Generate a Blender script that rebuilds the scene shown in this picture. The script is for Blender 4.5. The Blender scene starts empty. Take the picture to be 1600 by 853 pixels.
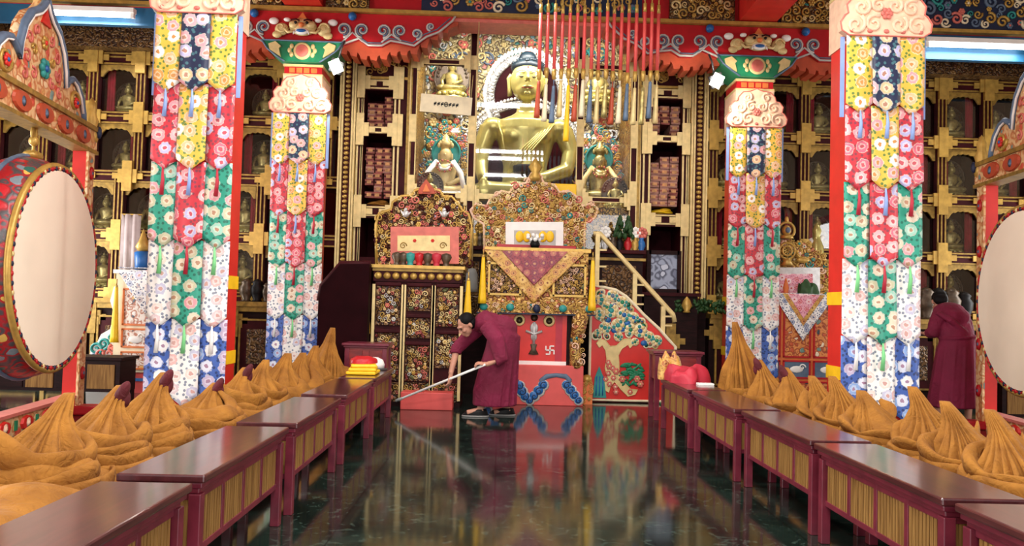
import bpy, bmesh, math, random
from mathutils import noise as mnoise
from mathutils import Vector, Matrix
random.seed(7)
PI = math.pi
sc = bpy.context.scene
COL = sc.collection
def V(*a): return Vector(a)

# ------------------------------------------------------------------ camera
FOC, PPX, PPY = 1245.0, 808.9, 435.5
YAW, PIT, ROL, CAMH = .0215, .035, .0263, 1.3
cy_, sy_, cp_, sp_, cr_, sr_ = math.cos(YAW), math.sin(YAW), math.cos(PIT), math.sin(PIT), math.cos(ROL), math.sin(ROL)
FW = V(sy_*cp_, cy_*cp_, sp_); R0 = V(cy_, -sy_, 0); U0 = R0.cross(FW)
RT = R0*cr_ + U0*sr_; UP = U0*cr_ - R0*sr_
CAMP = V(0, 0, CAMH)
def at(px, py, Y=None, Z=None, X=None):
    """world point seen at a photo pixel, at depth Y (or height Z, or side X)"""
    d = FW + RT*((px-PPX)/FOC) + UP*((PPY-py)/FOC)
    t = Y/d.y if Y is not None else ((Z-CAMH)/d.z if Z is not None else X/d.x)
    return CAMP + d*t
def XZ(poly, Y): return [(at(x, y, Y).x, at(x, y, Y).z) for x, y in poly]
cd = bpy.data.cameras.new('camera'); cam = bpy.data.objects.new('camera', cd); COL.objects.link(cam)
cam.matrix_world = Matrix(((RT.x, UP.x, -FW.x, 0), (RT.y, UP.y, -FW.y, 0), (RT.z, UP.z, -FW.z, CAMH), (0, 0, 0, 1)))
cd.sensor_width = 36; cd.lens = 36*FOC/1600
cd.shift_x = (800-PPX)/1600; cd.shift_y = (PPY-426.5)/1600
cd.clip_start = .05
sc.camera = cam

# ------------------------------------------------------------------ materials
def newmat(name):
    m = bpy.data.materials.new(name); m.use_nodes = True
    nt = m.node_tree; return m, nt, nt.nodes['Principled BSDF']
def srgb(h):
    h = h.lstrip('#'); c = [int(h[i:i+2], 16)/255 for i in (0, 2, 4)]
    return tuple((x/12.92 if x <= .04045 else ((x+.055)/1.055)**2.4) for x in c) + (1,)
def nd(nt, t, **k):
    n = nt.nodes.new(t)
    for a, b in k.items():
        if a.startswith('i_'):
            key = a[2:]; n.inputs[int(key) if key.isdigit() else key].default_value = b
        else: setattr(n, a, b)
    return n
def lk(nt, a, b): nt.links.new(a, b)
def mth(nt, op, a, b=None):
    n = nd(nt, 'ShaderNodeMath', operation=op)
    for i, v in enumerate((a, b)):
        if v is None: continue
        if isinstance(v, (int, float)): n.inputs[i].default_value = v
        else: lk(nt, v, n.inputs[i])
    return n.outputs[0]
def mixc(nt, fac, a, b):
    n = nd(nt, 'ShaderNodeMix', data_type='RGBA')
    for s, v in (('Factor', fac),):
        if isinstance(v, (int, float)): n.inputs[0].default_value = v
        else: lk(nt, v, n.inputs[0])
    for i, v in ((6, a), (7, b)):
        if isinstance(v, tuple): n.inputs[i].default_value = v
        else: lk(nt, v, n.inputs[i])
    return n.outputs[2]
def ramp(nt, fac, stops, const=False):
    n = nd(nt, 'ShaderNodeValToRGB'); r = n.color_ramp
    if const: r.interpolation = 'CONSTANT'
    while len(r.elements) < len(stops): r.elements.new(.5)
    for e, (p, c) in zip(r.elements, stops): e.position = p; e.color = c
    lk(nt, fac, n.inputs[0]); return n.outputs[0]
def objvec(nt, rnd=True, sc3=(1, 1, 1)):
    tc = nd(nt, 'ShaderNodeTexCoord')
    mp = nd(nt, 'ShaderNodeMapping'); mp.inputs['Scale'].default_value = sc3
    lk(nt, tc.outputs['Object'], mp.inputs[0]); out = mp.outputs[0]
    if rnd:
        oi = nd(nt, 'ShaderNodeObjectInfo'); va = nd(nt, 'ShaderNodeVectorMath', operation='ADD')
        lk(nt, out, va.inputs[0]); lk(nt, mth(nt, 'MULTIPLY', oi.outputs['Random'], 37.), va.inputs[1]); out = va.outputs[0]
    return out
def bump(nt, b, h, s=.3, d=.01):
    n = nd(nt, 'ShaderNodeBump'); n.inputs['Strength'].default_value = s; n.inputs['Distance'].default_value = d
    lk(nt, h, n.inputs['Height']); lk(nt, n.outputs[0], b.inputs['Normal'])
def plain(name, col, rough=.5, metal=0., var=.12, nscale=9., bmp=0., emit=0., sheen=0., spec=.4):
    m, nt, b = newmat(name); c = srgb(col); b.inputs['Specular IOR Level'].default_value = spec
    b.inputs['Roughness'].default_value = rough; b.inputs['Metallic'].default_value = metal
    if emit:
        b.inputs['Base Color'].default_value = c
        b.inputs['Emission Color'].default_value = c; b.inputs['Emission Strength'].default_value = emit
        return m
    nz = nd(nt, 'ShaderNodeTexNoise', i_Scale=nscale, i_Detail=3.); lk(nt, objvec(nt), nz.inputs['Vector'])
    dk = tuple(x*(1-var*1.6) for x in c[:3]) + (1,); lt = tuple(min(1, x*(1+var)) for x in c[:3]) + (1,)
    lk(nt, ramp(nt, nz.outputs[0], [(.3, dk), (.7, lt)]), b.inputs['Base Color'])
    if bmp: bump(nt, b, nz.outputs[0], bmp)
    if sheen:
        b.inputs['Sheen Weight'].default_value = sheen
    return m
def brocade(name, ground, petals, center, leaf, scale=6.2, outline='#f4e9d8', rough=.45):
    m, nt, b = newmat(name); v = objvec(nt)
    sx = nd(nt, 'ShaderNodeSeparateXYZ'); lk(nt, v, sx.inputs[0]); cb = nd(nt, 'ShaderNodeCombineXYZ')
    lk(nt, sx.outputs[0], cb.inputs[0]); lk(nt, sx.outputs[2], cb.inputs[1]); v = cb.outputs[0]
    vo = nd(nt, 'ShaderNodeTexVoronoi', voronoi_dimensions='2D', i_Scale=scale, i_Randomness=.5); lk(nt, v, vo.inputs['Vector'])
    nz = nd(nt, 'ShaderNodeTexNoise', i_Scale=scale*5, i_Detail=1.); lk(nt, v, nz.inputs['Vector'])
    d = mth(nt, 'ADD', vo.outputs['Distance'], mth(nt, 'MULTIPLY', mth(nt, 'SUBTRACT', nz.outputs[0], .5), .26))
    v2 = nd(nt, 'ShaderNodeTexVoronoi', voronoi_dimensions='2D', i_Scale=scale*3.1, i_Randomness=.95); lk(nt, v, v2.inputs['Vector'])
    g = mixc(nt, mth(nt, 'LESS_THAN', v2.outputs['Distance'], .27), srgb(ground), srgb(leaf))
    sp = nd(nt, 'ShaderNodeSeparateColor'); lk(nt, vo.outputs['Color'], sp.inputs[0])
    n = len(petals); pc = ramp(nt, sp.outputs[0], [(i/n, srgb(p)) for i, p in enumerate(petals)], True)
    c = mixc(nt, mth(nt, 'MULTIPLY', mth(nt, 'LESS_THAN', d, .40), .5), g, srgb(outline))
    c = mixc(nt, mth(nt, 'LESS_THAN', d, .355), c, pc)
    c = mixc(nt, mth(nt, 'MULTIPLY', mth(nt, 'LESS_THAN', d, .215), .38), c, srgb(outline))
    c = mixc(nt, mth(nt, 'LESS_THAN', d, .12), c, srgb(center))
    lk(nt, c, b.inputs['Base Color']); b.inputs['Roughness'].default_value = rough
    b.inputs['Sheen Weight'].default_value = .15
    bump(nt, b, d, .15, .004)
    return m
def carved(name, hi, lo, accents=(), scale=18., rough=.38, metal=.35, bs=.7, thr=(.18, .42)):
    """chiselled and gilded relief: raised scrolls over dark hollows, some cells in colour"""
    m, nt, b = newmat(name); v = objvec(nt)
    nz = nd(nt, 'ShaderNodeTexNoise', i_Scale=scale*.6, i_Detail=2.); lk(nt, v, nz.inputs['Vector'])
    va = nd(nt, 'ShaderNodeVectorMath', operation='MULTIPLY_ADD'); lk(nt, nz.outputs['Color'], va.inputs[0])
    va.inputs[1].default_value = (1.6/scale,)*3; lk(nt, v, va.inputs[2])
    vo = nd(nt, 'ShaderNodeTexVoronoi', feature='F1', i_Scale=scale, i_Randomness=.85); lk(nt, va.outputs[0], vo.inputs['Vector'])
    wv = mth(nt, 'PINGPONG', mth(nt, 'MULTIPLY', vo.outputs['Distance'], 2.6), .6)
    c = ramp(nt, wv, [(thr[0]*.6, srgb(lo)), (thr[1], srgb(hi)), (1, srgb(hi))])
    if accents:
        sp = nd(nt, 'ShaderNodeSeparateColor'); lk(nt, vo.outputs['Color'], sp.inputs[0])
        n = len(accents)
        for i, (a, w) in enumerate(accents):
            s = sum(x[1] for x in accents[:i])
            inn = mth(nt, 'MULTIPLY', mth(nt, 'GREATER_THAN', sp.outputs[0], s), mth(nt, 'LESS_THAN', sp.outputs[0], s+w))
            inn = mth(nt, 'MULTIPLY', inn, mth(nt, 'LESS_THAN', vo.outputs['Distance'], .42))
            c = mixc(nt, inn, c, srgb(a))
    lk(nt, c, b.inputs['Base Color']); b.inputs['Roughness'].default_value = rough; b.inputs['Metallic'].default_value = metal
    bump(nt, b, wv, bs, .02)
    return m
def wood(name, a, b_, rough, axis=(1, 12, 12), coat=0.):
    m, nt, b = newmat(name); v = objvec(nt, True, axis)
    nz = nd(nt, 'ShaderNodeTexNoise', i_Scale=3., i_Detail=4., i_Distortion=.6); lk(nt, v, nz.inputs['Vector'])
    lk(nt, ramp(nt, nz.outputs[0], [(.3, srgb(a)), (.7, srgb(b_))]), b.inputs['Base Color'])
    b.inputs['Roughness'].default_value = rough; b.inputs['Specular IOR Level'].default_value = .4 if coat else .12
    if coat: b.inputs['Coat Weight'].default_value = coat; b.inputs['Coat Roughness'].default_value = .12
    return m
def cloth(name, a, b_, rough=.8, sc_=7., sheen=.3):
    m, nt, b = newmat(name); v = objvec(nt)
    nz = nd(nt, 'ShaderNodeTexNoise', i_Scale=sc_, i_Detail=5.); lk(nt, v, nz.inputs['Vector'])
    n2 = nd(nt, 'ShaderNodeTexNoise', i_Scale=sc_*2.2, i_Detail=2., i_Distortion=1.5); lk(nt, v, n2.inputs['Vector'])
    lk(nt, ramp(nt, nz.outputs[0], [(.25, srgb(a)), (.75, srgb(b_))]), b.inputs['Base Color'])
    b.inputs['Roughness'].default_value = rough; b.inputs['Sheen Weight'].default_value = sheen
    bump(nt, b, n2.outputs[0], .45, .03)
    return m
M = {}
M['gold'] = plain('gold', '#bf9a4c', .38, .35, .15, 12)
M['gold_pale'] = plain('gold pale', '#dcc488', .45, .15, .1, 12)
M['gold_old'] = plain('gold aged', '#9c7c38', .45, .3, .25, 14)
M['brass'] = plain('brass polished', '#bdb26a', .27, .42, .1, 4)
M['bronze'] = plain('bronze statue', '#b3a466', .33, .4, .3, 16)
M['bronze_dark'] = plain('dark bronze', '#57493a', .4, .4, .3, 14)
M['silver'] = plain('silver', '#c8c8c6', .35, .4, .1, 20)
M['maroon'] = plain('maroon lacquer', '#3a0d12', .55, 0, .25, 6, spec=.12)
M['niche'] = plain('niche lining', '#2c0c11', .9, 0, .3, 6, spec=.05)
M['pale_cloth'] = plain('pale pinkish cloth', '#b7a8a6', .9, 0, .1, 6, spec=.1)
M['niche_curtain'] = plain('niche curtain', '#9a1c30', .8, 0, .25, 8)
M['red'] = plain('red paint', '#cf2a22', .42, 0, .08, 5)
M['red_deep'] = plain('deep red paint', '#b3161f', .4, 0, .1, 5)
M['red_soft'] = plain('pinkish red paint', '#d6534e', .45, 0, .08, 5)
M['orange'] = plain('orange paint', '#d9763a', .5, 0, .12, 8)
M['orange_red'] = plain('orange red paint', '#b34a2c', .5, 0, .12, 8)
M['peach'] = plain('peach carved clouds', '#ecc3a4', .55, 0, .1, 10, .2)
M['rose'] = plain('rose edging', '#cf6f62', .55, 0, .1, 10)
M['cream'] = plain('cream paint', '#eadcb8', .5, 0, .08, 8)
M['yellow'] = plain('yellow silk', '#f2c21e', .45, 0, .08, 8)
M['blue'] = plain('blue paint', '#1f5fa0', .35, 0, .15, 8)
M['blue_pale'] = plain('pale blue ribbon', '#8fa9e0', .5, 0, .06, 8)
M['blue_board'] = plain('blue soffit', '#1d5a80', .5, 0, .12, 3)
M['slate'] = plain('slate blue paint', '#5b6f86', .5, 0, .15, 10)
M['grey_edge'] = plain('grey white outline', '#b8b4ae', .5, 0, .1, 10)
M['green'] = plain('green paint', '#1f7d55', .45, 0, .15, 8)
M['teal'] = plain('teal paint', '#2c8f8a', .45, 0, .15, 8)
M['navy'] = plain('navy paint', '#17233f', .5, 0, .15, 8)
M['hair_blue'] = plain('blue black hair', '#081c25', .45, 0, .1, 30, .3)
M['white'] = plain('white', '#efece6', .5, 0, .04, 8)
M['black'] = plain('black', '#141213', .5, 0, .1, 8, spec=.2)
M['grey'] = plain('grey', '#8d8d8a', .5, 0, .1, 8)
M['lamp_case'] = plain('lamp case', '#494a4c', .4, .3, .1, 8)
M['white_ribbon'] = plain('white ribbon', '#f3f1ee', .5, 0, .03, 8)
M['green_ribbon'] = plain('green ribbon', '#7ed28a', .5, 0, .05, 8)
M['red_ribbon'] = plain('red ribbon', '#b62a3c', .5, 0, .08, 8)
M['tube'] = plain('lit tube', '#ffffff', .3, emit=9.)
M['lens'] = plain('lit lens', '#fffaf0', .3, emit=14.)
M['drum_skin'] = plain('drum skin', '#f8ead2', .65, 0, .04, 1.6)
M['saffron'] = cloth('saffron wool', '#7d4d10', '#a87124', rough=.9, sheen=0.)
M['maroon_cloth'] = cloth('maroon wool', '#45060f', '#5e0c1a', sheen=0.)
M['robe'] = cloth('crimson robe', '#66082a', '#80123c', sc_=4, sheen=0.)
M['robe_dark'] = cloth('dark crimson robe', '#5f0c28', '#741232', sc_=4)
M['skin'] = plain('skin', '#c08a72', .55, 0, .08, 14)
M['hair'] = plain('black hair', '#0e0c0d', .6, 0, .1, 30, spec=.15)
M['desk'] = wood('dark varnished wood', '#3a1518', '#532325', .3, (10, 1, 10), .8)
M['desk_frame'] = wood('maroon varnished frame', '#5e1b2a', '#782838', .35, (3, 3, 3), .2)
M['cab_red'] = wood('reddish varnish', '#6a1c1e', '#8a2a28', .35, (2, 2, 6), .2)
M['slat'] = wood('slatted bamboo panel', '#6b4a26', '#a07a44', .5, (26, 26, 1.2))
M['dark_wood'] = wood('dark wood', '#170807', '#281011', .55, (2, 2, 9))
M['dark_maroon'] = plain('dark maroon board', '#21060a', .75, 0, .2, 3, spec=.06)
FL = dict(pink='#e39aa0', peach='#efb98c', white='#f6efe8', lil='#b9b4dc', rose='#d9657a', org='#e59a4e')
M['br_yellow'] = brocade('yellow brocade', '#e6b845', [FL['peach'], FL['pink'], FL['white'], FL['org']], '#c98a48', '#66803a', 6.6)
M['br_navy'] = brocade('navy brocade', '#1c2444', [FL['pink'], FL['lil'], FL['peach'], '#d7a1a8'], '#b0806a', '#3f6a74', 6.2)
M['br_red'] = brocade('red brocade', '#c9323f', [FL['pink'], '#eab0b4', '#d96b80', FL['lil']], '#c5525c', '#8c3a48', 6.6)
M['br_green'] = brocade('green brocade', '#2a9a80', ['#c7c3a0', FL['pink'], '#9fd0bc', '#e6d3b8'], '#b98a6c', '#126a56', 6.6)
M['br_white'] = brocade('white brocade', '#f5f2ee', ['#e8b9b4', '#dfc7c9', '#f0dcd2', '#c9c7dd'], '#d3a39a', '#8a90a0', 6.8, '#fbf8f4')
M['br_blue'] = brocade('blue brocade', '#3d5fae', ['#dfe3f2', '#c4b2cc', '#f0ece8', '#8faede'], '#a8829c', '#20366e', 6.8, '#eef0f6')
M['br_gold'] = brocade('gold brocade', '#c99a45', ['#b8763c', '#d8b060', '#a8602e', '#cfa050'], '#7c3a22', '#a3722c', 9, '#e2bd6c')
M['br_purple'] = brocade('plum brocade', '#8c2c3c', ['#a84a4a', '#7a2440', '#b4685a'], '#c08a5c', '#6c2032', 9, '#b06c5c')
M['br_drape'] = brocade('white blue brocade', '#efece8', ['#9aa6c2', '#d9dbe6', '#c3b3b0', '#7f8cab'], '#4c587e', '#565f7c', 9.5, '#f6f4f0')
M['br_pink'] = brocade('pink brocade', '#e6a3b2', ['#f2dfe2', '#d05a6c', '#efc6cc'], '#c9484e', '#c06a86', 9.5, '#f6eaea')
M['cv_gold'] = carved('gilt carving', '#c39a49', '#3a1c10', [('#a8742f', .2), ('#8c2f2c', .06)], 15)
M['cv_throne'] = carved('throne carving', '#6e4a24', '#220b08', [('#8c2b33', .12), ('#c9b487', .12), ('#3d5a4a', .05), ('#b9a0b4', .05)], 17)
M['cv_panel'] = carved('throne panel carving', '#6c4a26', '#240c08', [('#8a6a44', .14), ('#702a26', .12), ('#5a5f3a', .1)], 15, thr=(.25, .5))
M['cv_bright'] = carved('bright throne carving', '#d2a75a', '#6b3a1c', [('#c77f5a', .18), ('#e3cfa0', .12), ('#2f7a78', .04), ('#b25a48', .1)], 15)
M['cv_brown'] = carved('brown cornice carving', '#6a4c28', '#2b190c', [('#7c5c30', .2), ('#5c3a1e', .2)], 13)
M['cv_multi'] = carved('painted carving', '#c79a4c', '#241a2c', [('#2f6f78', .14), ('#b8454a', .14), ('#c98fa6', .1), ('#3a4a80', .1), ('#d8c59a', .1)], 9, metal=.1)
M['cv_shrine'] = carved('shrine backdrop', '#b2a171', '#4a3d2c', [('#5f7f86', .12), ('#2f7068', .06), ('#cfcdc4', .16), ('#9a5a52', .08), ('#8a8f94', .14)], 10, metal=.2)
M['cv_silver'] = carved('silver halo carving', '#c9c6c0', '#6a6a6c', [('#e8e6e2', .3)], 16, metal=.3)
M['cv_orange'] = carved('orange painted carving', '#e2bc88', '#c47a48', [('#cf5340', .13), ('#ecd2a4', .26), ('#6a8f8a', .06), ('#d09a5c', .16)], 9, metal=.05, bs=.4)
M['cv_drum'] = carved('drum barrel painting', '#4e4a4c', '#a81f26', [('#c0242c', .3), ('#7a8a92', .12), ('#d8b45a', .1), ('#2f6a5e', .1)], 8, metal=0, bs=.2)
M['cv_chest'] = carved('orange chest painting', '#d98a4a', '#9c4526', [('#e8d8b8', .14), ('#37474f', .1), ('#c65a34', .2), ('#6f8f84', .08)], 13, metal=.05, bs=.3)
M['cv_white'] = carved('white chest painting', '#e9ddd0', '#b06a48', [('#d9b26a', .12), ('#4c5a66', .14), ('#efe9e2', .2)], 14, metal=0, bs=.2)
M['sutra'] = plain('wrapped scripture cloth', '#8d4a42', .7, 0, .25, 10)
M['sutra_pale'] = plain('faded scripture cloth', '#a8796c', .7, 0, .2, 10)
M['sutra_tag'] = plain('scripture end flap', '#c9935f', .6, 0, .25, 14)
M['plaster'] = plain('plaster', '#c9b596', .8, 0, .06, 2)
M['ceil'] = plain('ceiling boards', '#8d5a3c', .7, 0, .15, 3)
M['leaf'] = plain('leaf', '#25481f', .6, 0, .3, 12)
M['pic'] = carved('painted picture', '#8f98ad', '#454a5e', [('#b7bccb', .2), ('#6a6f86', .2)], 7, metal=0, bs=.0)
m, nt, b = newmat('glass'); nt.nodes.remove(b)
tr = nd(nt, 'ShaderNodeBsdfTransparent'); gl = nd(nt, 'ShaderNodeBsdfGlossy'); gl.inputs['Roughness'].default_value = .02
fr = nd(nt, 'ShaderNodeFresnel', i_IOR=1.5); mx = nd(nt, 'ShaderNodeMixShader')
lk(nt, mth(nt, 'MULTIPLY', fr.outputs[0], 1.25), mx.inputs[0]); lk(nt, tr.outputs[0], mx.inputs[1]); lk(nt, gl.outputs[0], mx.inputs[2])
lk(nt, mx.outputs[0], nt.nodes['Material Output'].inputs[0]); M['glass'] = m
# polished dark green marble, large slabs with faint joints
m, nt, b = newmat('polished marble')
tc = nd(nt, 'ShaderNodeTexCoord')
n1 = nd(nt, 'ShaderNodeTexNoise', i_Scale=1.4, i_Detail=8., i_Distortion=1.2); lk(nt, tc.outputs['Object'], n1.inputs['Vector'])
n2 = nd(nt, 'ShaderNodeTexNoise', i_Scale=9., i_Detail=6., i_Distortion=2.); lk(nt, tc.outputs['Object'], n2.inputs['Vector'])
c1 = ramp(nt, n1.outputs[0], [(.3, srgb('#0e1513')), (.55, srgb('#1c2a25')), (.8, srgb('#2f4038'))])
c2 = mixc(nt, mth(nt, 'MULTIPLY', mth(nt, 'GREATER_THAN', n2.outputs[0], .62), .35), c1, srgb('#52675c'))
bk = nd(nt, 'ShaderNodeTexBrick', offset=0., i_Scale=1.); bk.inputs['Brick Width'].default_value = .9; bk.inputs['Row Height'].default_value = .9
bk.inputs['Mortar Size'].default_value = .004; bk.inputs['Color1'].default_value = (1, 1, 1, 1); bk.inputs['Color2'].default_value = (.8, .8, .8, 1); bk.inputs['Mortar'].default_value = (.35, .35, .35, 1)
lk(nt, tc.outputs['Object'], bk.inputs['Vector'])
mm = nd(nt, 'ShaderNodeMix', data_type='RGBA', blend_type='MULTIPLY'); mm.inputs[0].default_value = 1
lk(nt, c2, mm.inputs[6]); lk(nt, bk.outputs['Color'], mm.inputs[7]); lk(nt, mm.outputs[2], b.inputs['Base Color'])
b.inputs['Roughness'].default_value = .09; b.inputs['IOR'].default_value = 1.75
bump(nt, b, n1.outputs[0], .03, .02); M['marble'] = m

# ------------------------------------------------------------------ mesh builder
class MB:
    def __init__(s): s.v = []; s.f = []; s.m = []; s.s = []; s.mi = 0; s.T = None
    def add(s, vs, fs, smooth=False, m=None):
        o = len(s.v)
        for p in vs:
            p = Vector(p); s.v.append(s.T @ p if s.T else p)
        for f in fs:
            s.f.append([i+o for i in f]); s.m.append(s.mi if m is None else m); s.s.append(smooth)
        return s
    def box(s, c, d, rz=0., m=None, rx=0., ry=0.):
        x, y, z = d[0]/2, d[1]/2, d[2]/2
        R = Matrix.Translation(Vector(c)) @ Matrix.Rotation(rz, 4, 'Z') @ Matrix.Rotation(ry, 4, 'Y') @ Matrix.Rotation(rx, 4, 'X')
        vs = [R @ V(a*x, b*y, c_*z) for a in (-1, 1) for b in (-1, 1) for c_ in (-1, 1)]
        return s.add(vs, [(0, 1, 3, 2), (4, 6, 7, 5), (0, 4, 5, 1), (2, 3, 7, 6), (0, 2, 6, 4), (1, 5, 7, 3)], m=m)
    def bb(s, x0, x1, y0, y1, z0, z1, m=None):
        return s.box(((x0+x1)/2, (y0+y1)/2, (z0+z1)/2), (abs(x1-x0), abs(y1-y0), abs(z1-z0)), m=m)
    def tube(s, pts, r, n=8, closed=False, m=None, asp=None, ref=None):
        """swept round (or oval: asp = side/other ratio along ref) section along pts, radius may vary"""
        P = [Vector(p) for p in pts]; k = len(P); R = r if isinstance(r, (list, tuple)) else [r]*k
        A = asp if isinstance(asp, (list, tuple)) else [asp or 1.]*k
        vs = []; prev = Vector(ref) if ref else None
        for i in range(k):
            t = (P[(i+1) % k]-P[i-1]) if closed else (P[min(i+1, k-1)]-P[max(i-1, 0)])
            if t.length < 1e-9: t = V(0, 0, 1)
            t.normalize()
            if prev is None: prev = V(0, 1, 0) if abs(t.y) < .9 else V(1, 0, 0)
            a = prev - t*prev.dot(t)
            if a.length < 1e-5: a = t.orthogonal()
            a.normalize(); b_ = t.cross(a)
            if ref is None: prev = a
            for j in range(n):
                w = 2*PI*j/n; vs.append(P[i] + a*(R[i]*A[i]*math.cos(w)) + b_*(R[i]*math.sin(w)))
        fs = [(i*n+j, i*n+(j+1) % n, ((i+1) % k)*n+(j+1) % n, ((i+1) % k)*n+j) for i in range(k if closed else k-1) for j in range(n)]
        if not closed: fs += [tuple(range(n))[::-1], tuple((k-1)*n+j for j in range(n))]
        return s.add(vs, fs, True, m)
    def lathe(s, prof, c=(0, 0, 0), n=20, sx=1., sy=1., m=None, axis='Z', smooth=True):
        vs = []
        for r, z in prof:
            for j in range(n):
                w = 2*PI*j/n; x, y = r*sx*math.cos(w), r*sy*math.sin(w)
                p = {'Z': V(x, y, z), 'Y': V(x, z, y), 'X': V(z, x, y)}[axis]
                vs.append(p + Vector(c))
        k = len(prof)
        fs = [(i*n+j, i*n+(j+1) % n, (i+1)*n+(j+1) % n, (i+1)*n+j) for i in range(k-1) for j in range(n)]
        fs += [tuple(range(n))[::-1], tuple((k-1)*n+j for j in range(n))]
        return s.add(vs, fs, smooth, m)
    def ell(s, c, r, nu=14, nv=9, m=None, R=None):
        if isinstance(r, (int, float)): r = (r, r, r)
        vs = []
        for i in range(nv+1):
            t = PI*i/nv
            for j in range(nu):
                w = 2*PI*j/nu; p = V(r[0]*math.sin(t)*math.cos(w), r[1]*math.sin(t)*math.sin(w), r[2]*math.cos(t))
                vs.append((R @ p if R else p)+Vector(c))
        fs = [(i*nu+j, (i+1)*nu+j, (i+1)*nu+(j+1) % nu, i*nu+(j+1) % nu) for i in range(nv) for j in range(nu)]
        return s.add(vs, fs, True, m)
    def prism(s, poly, y0, y1, m=None):
        n = len(poly); vs = [(x, y0, z) for x, z in poly] + [(x, y1, z) for x, z in poly]
        area = sum(poly[i][0]*poly[(i+1) % n][1]-poly[(i+1) % n][0]*poly[i][1] for i in range(n))
        fs = [tuple(range(n)), tuple(range(2*n-1, n-1, -1))] + [(i, i+n, (i+1) % n + n, (i+1) % n) for i in range(n)]
        if area < 0: fs = [f[::-1] for f in fs]
        return s.add(vs, fs, m=m)
    def spiral(s, x, y, z, r, tr, turns=1.4, a0=0., d=1, n=5, m=None):
        k = int(turns*11)+2; P = []
        for i in range(k):
            t = i/(k-1); q = r*(1-.82*t); w = a0+d*t*turns*2*PI
            P.append((x+q*math.cos(w), y, z+q*math.sin(w)))
        return s.tube(P, [tr*(1-.35*i/(k-1)) for i in range(k)], n, m=m, ref=(0, 1, 0))
    def rosette(s, x, y, z, r, m=None, mc=None, petals=6):
        for i in range(petals):
            w = 2*PI*i/petals; s.ell((x+.6*r*math.cos(w), y, z+.6*r*math.sin(w)), (.42*r, .25*r, .42*r), 7, 5, m)
        s.ell((x, y-.1*r, z), (.36*r, .3*r, .36*r), 8, 5, mc if mc is not None else m)
        return s
    def mesh(s, name, mats):
        me = bpy.data.meshes.new(name); me.from_pydata([tuple(p) for p in s.v], [], s.f); me.validate()
        if not isinstance(mats, (list, tuple)): mats = [mats]
        for q in mats: me.materials.append(M[q] if isinstance(q, str) else q)
        if len(me.polygons) == len(s.m):
            me.polygons.foreach_set('material_index', [min(i, len(mats)-1) for i in s.m]); me.polygons.foreach_set('use_smooth', s.s)
        me.update(); return me
    def build(s, name, mats, parent=None, bevel=0., loc=None, label=None):
        o = bpy.data.objects.new(name, s.mesh(name, mats)); COL.objects.link(o)
        if parent: o.parent = parent
        if loc: o.location = loc
        if bevel:
            bm = o.modifiers.new('bevel', 'BEVEL'); bm.width = bevel; bm.segments = 2; bm.limit_method = 'ANGLE'
        if label: o['label'] = label
        return o
def fuse(o, voxel, smooth=3):
    """one continuous skin out of overlapping closed shapes"""
    r = o.modifiers.new('skin', 'REMESH'); r.mode = 'VOXEL'; r.voxel_size = voxel; r.use_smooth_shade = True
    if smooth:
        q = o.modifiers.new('soft', 'SMOOTH'); q.iterations = smooth; q.factor = .5
    dg = bpy.context.evaluated_depsgraph_get(); dg.update()
    me = bpy.data.meshes.new_from_object(o.evaluated_get(dg)); mats = list(o.data.materials)
    o.modifiers.clear(); o.data = me
    if not me.materials:
        for q in mats: me.materials.append(q)
    for p in me.polygons: p.use_smooth = True; p.material_index = 0
    return o
def tag(o, label, cat, group=None, kind=None):
    o['label'] = label; o['category'] = cat
    if group: o['group'] = group
    if kind: o['kind'] = kind
    return o
def thing(name, label, cat, loc=(0, 0, 0), rz=0., group=None, kind=None):
    o = bpy.data.objects.new(name, None); COL.objects.link(o); o.location = loc; o.rotation_euler = (0, 0, rz)
    o.empty_display_size = .1
    return tag(o, label, cat, group, kind)
def struct(name, mb, mats, bevel=0.):
    o = mb.build(name, mats, bevel=bevel); o['kind'] = 'structure'; return o
def copy_tree(o, parent=None):
    c = o.copy(); COL.objects.link(c)
    if parent: c.parent = parent
    for ch in list(o.children): copy_tree(ch, c)
    return c
ORD = ['first', 'second', 'third', 'fourth', 'fifth', 'sixth', 'seventh', 'eighth', 'ninth', 'tenth', 'eleventh', 'twelfth', 'thirteenth']
X0 = .354
# ================================================================== the setting
XL, XR_, YB, YF = -8.25, 8.95, 14.9, -5.0
struct('floor', MB().bb(XL-.2, XR_+.2, YF, YB, -.2, 0), 'marble')
struct('ceiling', MB().bb(XL-.2, XR_+.2, YF, YB+.2, 7.0, 7.15), 'ceil')
struct('wall_back', MB().bb(XL, XR_, YB, YB+.2, 0, 7.0), 'plaster')
def side_wall(x0, x1):
    wy = 9.6 if x0 < 0 else 10.7
    w = MB(); w.bb(x0, x1, YF, 2.9, 0, 7.0); w.bb(x0, x1, 6.5, wy, 0, 7.0); w.bb(x0, x1, wy+1.6, YB, 0, 7.0); w.bb(x0, x1, wy, wy+1.6, 0, .5); w.bb(x0, x1, wy, wy+1.6, 3.1, 7.0); w.bb(x0, x1, 2.9, 6.5, 3.9, 7.0); return w
struct('wall_left', side_wall(XL-.2, XL), 'plaster'); struct('wall_right', side_wall(XR_, XR_+.2), 'plaster')
def door_case(x):
    w = MB(); w.bb(x-.14, x+.14, 2.8, 2.92, 0, 3.95); w.bb(x-.14, x+.14, 6.48, 6.6, 0, 3.95); w.bb(x-.14, x+.14, 2.8, 6.6, 3.88, 4.02); return w
struct('door_1', door_case(XL-.08), 'red_deep'); struct('door_2', door_case(XR_+.08), 'red_deep')

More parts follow.
